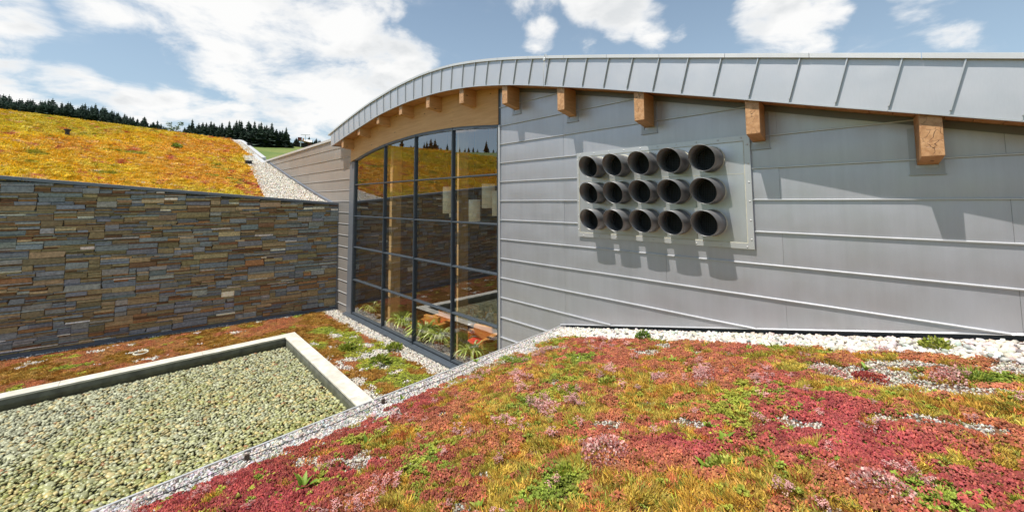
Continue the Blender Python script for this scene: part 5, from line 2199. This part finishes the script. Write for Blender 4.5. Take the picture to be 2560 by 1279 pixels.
RED = mat_plain('red_cushion', (0.78, 0.06, 0.045), .8)
ORW = mat_wood('orange_wood', (0.78, 0.36, 0.10), (0.62, 0.25, 0.06), (3, .6, 3), False)
for i, (x, y, rz, lab) in enumerate(((1195, 850, .3, 'orange wooden armchair nearest the window in the rightmost column'), (1100, 808, .2, 'red cushioned armchair seen through the third window column'), (1062, 822, .2, 'armchair partly behind the pot plants in the third column'), (1222, 815, .3, 'orange wooden armchair with a red seat by the window edge'), (1165, 790, .3, 'armchair behind the last tall mullion'))):
    p = hit(x, y, (0, 0, 1), (0, 0, FLOOR + .5))
    p[1] = max(p[1], 1.9)
    e = empty('armchair', (p[0], p[1], FLOOR))
    e.rotation_euler = (0, 0, rz)
    tag(e, lab, 'armchair', 'wooden armchairs in the room')
    for s in (-1, 1):
        MB().box(s * .55 - .12, s * .55 + .12, -.5, .5, 0, .72).build('armrest', ORW, e, bevel=.03)
    MB().box(-.43, .43, .32, .5, 0, .95).build('backrest', ORW, e, bevel=.03)
    MB().box(-.425, .425, -.5, .31, 0, .32).build('base', ORW, e, bevel=.02)
    MB().box(-.42, .42, -.5, .30, .325, .50).build('seat_cushion', RED, e, bevel=.05)

SKIN = mat_plain('skin', (0.48, 0.28, 0.19), .6)


def skin_obj(name, pts, edges, rad, mat, parent, root=0):
    me = mkmesh(name, pts, [])
    me.edges.add(len(edges))
    me.edges.foreach_set('vertices', np.array(edges, np.int32).ravel())
    me.update()
    o = link(name, me, mat, parent)
    sm = o.modifiers.new('skin', 'SKIN')
    sm.use_smooth_shade = True
    lay = me.skin_vertices[0].data if me.skin_vertices else None
    if lay is None:
        me.attributes  # skin layer appears with the modifier
    if not me.skin_vertices:
        bpy.context.view_layer.objects.active = o
        bpy.ops.mesh.customdata_skin_add()
    for i, r_ in enumerate(rad):
        me.skin_vertices[0].data[i].radius = (r_, r_)
        me.skin_vertices[0].data[i].use_root = (i == root)
    sb = o.modifiers.new('smooth', 'SUBSURF')
    sb.levels = 1
    sb.render_levels = 1
    return o


def person(loc, rz, seated, shirt, pants, hair, lab):
    e = empty('person', loc)
    e.rotation_euler = (0, 0, rz)
    tag(e, lab, 'person')
    hz = .48 if seated else .92
    P = {'pel': (0, 0, hz), 'chest': (0, -.02 if seated else 0, hz + .33), 'neck': (0, -.03, hz + .56), 'head': (0, -.05, hz + .66), 'crown': (0, -.04, hz + .80)}
    pts = [P['pel'], P['chest'], P['neck'], P['head'], P['crown']]
    ed = [(0, 1), (1, 2), (2, 3), (3, 4)]
    rad = [.13, .15, .055, .085, .07]
    for s in (-1, 1):
        n = len(pts)
        if seated:
            arm = [(s * .19, -.02, hz + .47), (s * .25, -.12, hz + .22), (s * .14, -.34, hz + .26), (s * .10, -.44, hz + .30)]
            leg = [(s * .10, -.05, hz - .02), (s * .13, -.46, hz + .02), (s * .13, -.48, .08), (s * .13, -.62, .04)]
        else:
            arm = [(s * .20, 0, hz + .47), (s * .25, .02, hz + .20), (s * .24, -.08, hz - .05), (s * .23, -.12, hz - .14)]
            leg = [(s * .09, 0, hz - .08), (s * .10, -.01, .48), (s * .10, .02, .08), (s * .11, -.14, .04)]
        pts += arm + leg
        ed += [(1, n), (n, n + 1), (n + 1, n + 2), (n + 2, n + 3), (0, n + 4), (n + 4, n + 5), (n + 5, n + 6), (n + 6, n + 7)]
        rad += [.062, .048, .036, .040, .085, .062, .045, .040]
    skin_obj('body', pts, ed, rad, SKIN, e)
    # shirt over torso and upper arms, trousers over the legs
    tp = [P['pel'], P['chest'], (0, -.025, hz + .50)]
    te, tr_ = [(0, 1), (1, 2)], [.155, .175, .09]
    lp, le, lr = [P['pel']], [], [.15]
    for s in (-1, 1):
        n = len(tp)
        k = 5 if s == -1 else 13
        tp += pts[k:k + 3]
        te += [(1, n), (n, n + 1), (n + 1, n + 2)]
        tr_ += [.078, .062, .048]
        n = len(lp)
        lp += pts[k + 4:k + 7]
        le += [(0, n), (n, n + 1), (n + 1, n + 2)]
        lr += [.105, .08, .06]
    skin_obj('shirt', tp, te, tr_, shirt, e)
    skin_obj('trousers', lp, le, lr, pants, e)
    skin_obj('hair', [(0, -.02, hz + .70), (0, -.02, hz + .80), (0, .03, hz + .72)], [(0, 1), (0, 2)], [.080, .088, .075], hair, e)


WHITE = mat_plain('white_shirt', (0.62, 0.64, 0.66), .8)
NAVY = mat_plain('dark_cloth', (0.03, 0.04, 0.07), .8)
BLUEC = mat_plain('blue_cloth', (0.14, 0.20, 0.34), .8)
REDC = mat_plain('red_cloth', (0.30, 0.03, 0.03), .8)
HAIRD = mat_plain('dark_hair', (0.03, 0.02, 0.015), .6)
HAIRW = mat_plain('white_hair', (0.55, 0.53, 0.50), .7)
p1 = hit(1228, 786, (0, 0, 1), (0, 0, FLOOR + .9))
p2 = hit(1180, 795, (0, 0, 1), (0, 0, FLOOR + .9))
for p, sh, hr, rz, lab in ((p1, WHITE, HAIRD, -1.3, 'seated person in a white shirt with dark hair behind the window'), (p2, WHITE, HAIRW, 1.2, 'seated person with white hair behind the window, seen from behind')):
    person((p[0], p[1], FLOOR), rz, True, sh, NAVY, hr, lab)
    st = tag(empty('stool', (p[0], p[1], FLOOR)), 'round orange stool under the ' + ('dark haired' if hr is HAIRD else 'white haired') + ' seated person', 'stool')
    MB().sweep([((0, 0, z), (1, 0, 0), (0, 1, 0)) for z in (.28, .36)], [(math.cos(q) * .2, math.sin(q) * .2) for q in ths[::3]]).build('seat', ORW, st)
    MB().tube([(0, 0, 0), (0, 0, .28)], .05, 8).build('leg', ORW, st)
p3 = hit(1182, 745, (0, 1, 0), (0, 10.5, 0))
p4 = hit(1204, 742, (0, 1, 0), (0, 10.8, 0))
person((p3[0], 10.5, FLOOR), 2.8, False, WHITE, REDC, HAIRD, 'standing person in a white top and red trousers at the back of the room')
person((p4[0], 10.8, FLOOR), 3.3, False, BLUEC, NAVY, HAIRD, 'standing person in a blue shirt at the back of the room')

# ------------------------------------------------------------------ trees and hut on the hillside
def conifer(seed):
    r_ = np.random.default_rng(seed)
    V, Fc, Cc = [], [], []
    lev = 22
    slim = r_.uniform(.24, .33)
    for i in range(lev):
        u = i / (lev - 1)
        z = .06 + .94 * u
        R = slim * (1 - u) ** .85 * r_.uniform(.6, 1.3) + .006
        nb_ = int(8 + 7 * (1 - u))
        a0 = r_.uniform(0, 6.28)
        for j in range(nb_):
            a = a0 + 6.283 * j / nb_ + r_.normal(0, .15)
            l_ = R * r_.uniform(.65, 1.25)
            o_ = np.array((math.cos(a), math.sin(a), 0))
            s = np.array((-math.sin(a), math.cos(a), 0)) * l_ * .38
            dz = -l_ * r_.uniform(.15, .55)
            b = np.array((0, 0, z))
            t_ = b + o_ * l_ + np.array((0, 0, dz))
            m_ = b + o_ * l_ * .55 + np.array((0, 0, dz * .3))
            n0 = len(V)
            V += [b + np.array((0, 0, .012)), m_ + s, t_, m_ - s, m_ + np.array((0, 0, -.035 - .02 * r_.random()))]
            Fc += [(n0, n0 + 1, n0 + 2), (n0, n0 + 2, n0 + 3), (n0 + 1, n0 + 4, n0 + 2), (n0 + 3, n0 + 2, n0 + 4)]
            k = r_.uniform(.5, 1.7)
            Cc += [np.array((.046, .072, .050)) * k] * 5
    crown = fastmesh('crown', np.array(V), Fc, False, np.array(Cc))
    crown.materials.append(NEEDLE)
    tm = MB().tube([(0, 0, -.06), (0, 0, .5), (0, 0, .95)], [.014, .009, .002], 6).mesh('trunk')
    tm.materials.append(BARK)
    return crown, tm


def leafy(seed):
    r_ = np.random.default_rng(seed)
    V, Fc, Cc = [], [], []
    for b in range(9):
        c0 = np.array((r_.normal(0, .13), r_.normal(0, .13), r_.uniform(.35, .85)))
        for i in range(70):
            d = r_.normal(0, 1, 3)
            d /= np.linalg.norm(d)
            c_ = c0 + d * .13 * r_.random() ** .4
            s, u_ = np.cross(d, r_.normal(0, 1, 3)), r_.normal(0, 1, 3)
            s = s / np.linalg.norm(s) * .025
            u_ = u_ / np.linalg.norm(u_) * .03
            n0 = len(V)
            V += [c_ - s, c_ - u_, c_ + s, c_ + u_]
            Fc.append((n0, n0 + 1, n0 + 2, n0 + 3))
            Cc += [np.array((.11, .16, .03)) * r_.uniform(.6, 1.4)] * 4
    crown = fastmesh('crown', np.array(V), Fc, False, np.array(Cc))
    crown.materials.append(NEEDLE)
    tm = MB().tube([(0, 0, -.06), (0, 0, .4), (.02, 0, .7)], [.022, .016, .005], 6).mesh('trunk')
    tm.materials.append(BARK)
    return crown, tm


CON = [conifer(500 + i) for i in range(7)]
LFY = leafy(520)
tr = np.random.default_rng(17)


def tree(name, x, y, topz, meshes, lab, cat, grp, wide=1.0):
    zb_ = float(terrain(x, y))
    h = max(4.0, topz - zb_)
    e = empty(name, (x, y, zb_))
    tag(e, lab, cat, grp)
    rz = tr.uniform(0, 6.28)
    for nm, me in zip(('crown', 'trunk'), meshes):
        o = bpy.data.objects.new(nm, me)
        COL.objects.link(o)
        o.parent = e
        o.scale = (h * wide, h * wide, h)
        o.rotation_euler = (0, 0, rz)


def ray_tree(px_, py_, r_, lab, grp, meshes=None, name='spruce_tree', wide=1.0):
    d = ray(px_, py_)
    k = r_ / math.hypot(d[0], d[1])
    p = EYE + d * k
    tree(name, p[0], p[1], p[2], meshes or CON[int(tr.integers(0, 7))], lab, 'tree', grp, wide)


LF = 'dark spruce in the distant forest line behind the crest of the yellow roof'
top_l = lambda x: np.interp(x, [-60, 0, 60, 115, 180, 240, 300, 360, 400, 424], [236, 240, 250, 249, 262, 266, 284, 294, 308, 320])
x = -50.0
while x < 424:
    ray_tree(x, top_l(x) + tr.uniform(-9, 12), tr.uniform(470, 500), LF, 'distant spruce forest', wide=tr.uniform(.95, 1.25))
    ray_tree(x + tr.uniform(2, 7), top_l(x) + tr.uniform(4, 16), tr.uniform(440, 468), LF, 'distant spruce forest', wide=tr.uniform(1.2, 2.0))
    ray_tree(x + tr.uniform(-4, 4), top_l(x) + tr.uniform(10, 20), tr.uniform(425, 440), LF, 'distant spruce forest', wide=tr.uniform(1.3, 2.2))
    x += tr.uniform(4, 9)
RG = 'dark spruce in the nearer grove above the green meadow'
top_r = lambda x: np.interp(x, [425, 450, 480, 515, 545, 580, 612, 640, 664, 690, 712, 726], [322, 318, 306, 303, 308, 302, 312, 301, 312, 315, 319, 334])
x = 462.0
while x < 724:
    ray_tree(x, top_r(x) + tr.uniform(-9, 10), tr.uniform(385, 410), RG, 'spruce grove above the meadow', wide=tr.uniform(.95, 1.3))
    ray_tree(x + tr.uniform(2, 7), top_r(x) + tr.uniform(6, 22), tr.uniform(360, 382), RG, 'spruce grove above the meadow', wide=tr.uniform(1.1, 1.8))
    x += tr.uniform(5, 11)
ray_tree(442, 301, 372, 'pale green broadleaf tree at the left end of the grove', None, LFY, 'broadleaf_tree', 1.0)
ray_tree(425, 318, 372, 'small pale broadleaf tree between forest and grove', None, LFY, 'broadleaf_tree', .9)
for i, (px_, py_) in enumerate(((741, 344), (746, 348), (773, 341), (781, 350), (787, 351), (791, 345), (796, 351), (800, 350), (806, 355), (737, 349))):
    ray_tree(px_, py_, 435 + 6 * (i % 3), 'dark tree clustered around the hilltop lift hut', 'trees around the lift hut', wide=1.3)
for i in range(70):
    al = math.radians(8 + 52 * i / 70 + tr.uniform(-.4, .4))
    r_ = tr.uniform(430, 490)
    xx_, yy2 = -r_ * math.cos(al), -r_ * math.sin(al)
    tree('spruce_tree', xx_, yy2, 5.2 + r_ * tr.uniform(.130, .158), CON[int(tr.integers(0, 7))], 'spruce seen only as a reflection in the upper window panes', 'tree', 'reflected spruce row', tr.uniform(.9, 1.2))

# hut and lift station on the hilltop, turned to face the valley
def local_frame(px_, py_, r_):
    d = ray(px_, py_)
    k = r_ / math.hypot(d[0], d[1])
    p = EYE + d * k
    return p, math.atan2(d[1], d[0]) - math.pi / 2


HUTRED = mat_plain('hut_red_boards', (0.16, 0.05, 0.035), .8)
HUTDK = mat_plain('hut_dark_boards', (0.03, 0.025, 0.022), .85)
HUTWD = mat_plain('hut_orange_roof', (0.55, 0.30, 0.10), .7)
HUTWH = mat_plain('hut_white_roof', (0.75, 0.74, 0.72), .5)
p, a = local_frame(770, 362, 415)
h = empty('lift_hut', p)
h.rotation_euler = (0, 0, a)
tag(h, 'small red hut with a white pitched roof on the hilltop', 'hut')
MB().box(-2.8, 2.8, -2, 2, -1.5, 2.3).build('wall', HUTRED, h)
mb = MB()
mb.hexa([(-3.4, -2.6, 2.1), (3.4, -2.6, 2.1), (3.4, 0, 4.5), (-3.4, 0, 4.5), (-3.4, -2.6, 2.35), (3.4, -2.6, 2.35), (3.4, 0, 4.75), (-3.4, 0, 4.75)])
mb.hexa([(-3.4, 0, 4.5), (3.4, 0, 4.5), (3.4, 2.6, 2.1), (-3.4, 2.6, 2.1), (-3.4, 0, 4.75), (3.4, 0, 4.75), (3.4, 2.6, 2.35), (-3.4, 2.6, 2.35)])
mb.build('roof', HUTWH, h)
for x_ in (-1.4, 1.0):
    MB().box(x_ - .5, x_ + .5, -2.05, -2.0, .4, 1.5).build('window', HUTDK, h)
p, a = local_frame(752, 362, 405)
h = empty('lift_station', p)
h.rotation_euler = (0, 0, a)
tag(h, 'ski lift station with an orange canopy roof on the hilltop', 'lift station')
MB().hexa([(-6, -2.5, 1.0), (-1.5, -2.5, 3.6), (-1.5, 3, 3.6), (-6, 3, 1.0), (-6, -2.5, 1.4), (-1.5, -2.5, 4.0), (-1.5, 3, 4.0), (-6, 3, 1.4)]).build('side_roof', HUTDK, h)
MB().hexa([(-1.5, -3, 3.5), (7, -3, 2.0), (7, 3, 2.0), (-1.5, 3, 3.5), (-1.5, -3, 4.0), (7, -3, 2.5), (7, 3, 2.5), (-1.5, 3, 4.0)]).build('canopy', HUTWD, h)
MB().box(-4.5, 5.5, -.5, 2.5, -2, 2.0).build('base', HUTDK, h)
MB().box(-.6, .2, -2.8, -2.2, -2, 3.4).build('post', HUTWH, h)
MB().box(1.2, 2.4, -.5, .5, 3.0, 6.0).build('drive_housing', HUTWD, h, bevel=.15)
MB().box(-2.6, 0.6, -1, 1, 3.9, 6.6).build('cabin', HUTRED, h)
MB().tube([(3.4, 0, 2), (3.4, 0, 9.2)], .25, 8).build('pylon', ZINC_CAP, h)
MB().box(-.2, 7.2, -.2, .2, 9.0, 9.4).build('crossbar', ZINC_CAP, h)
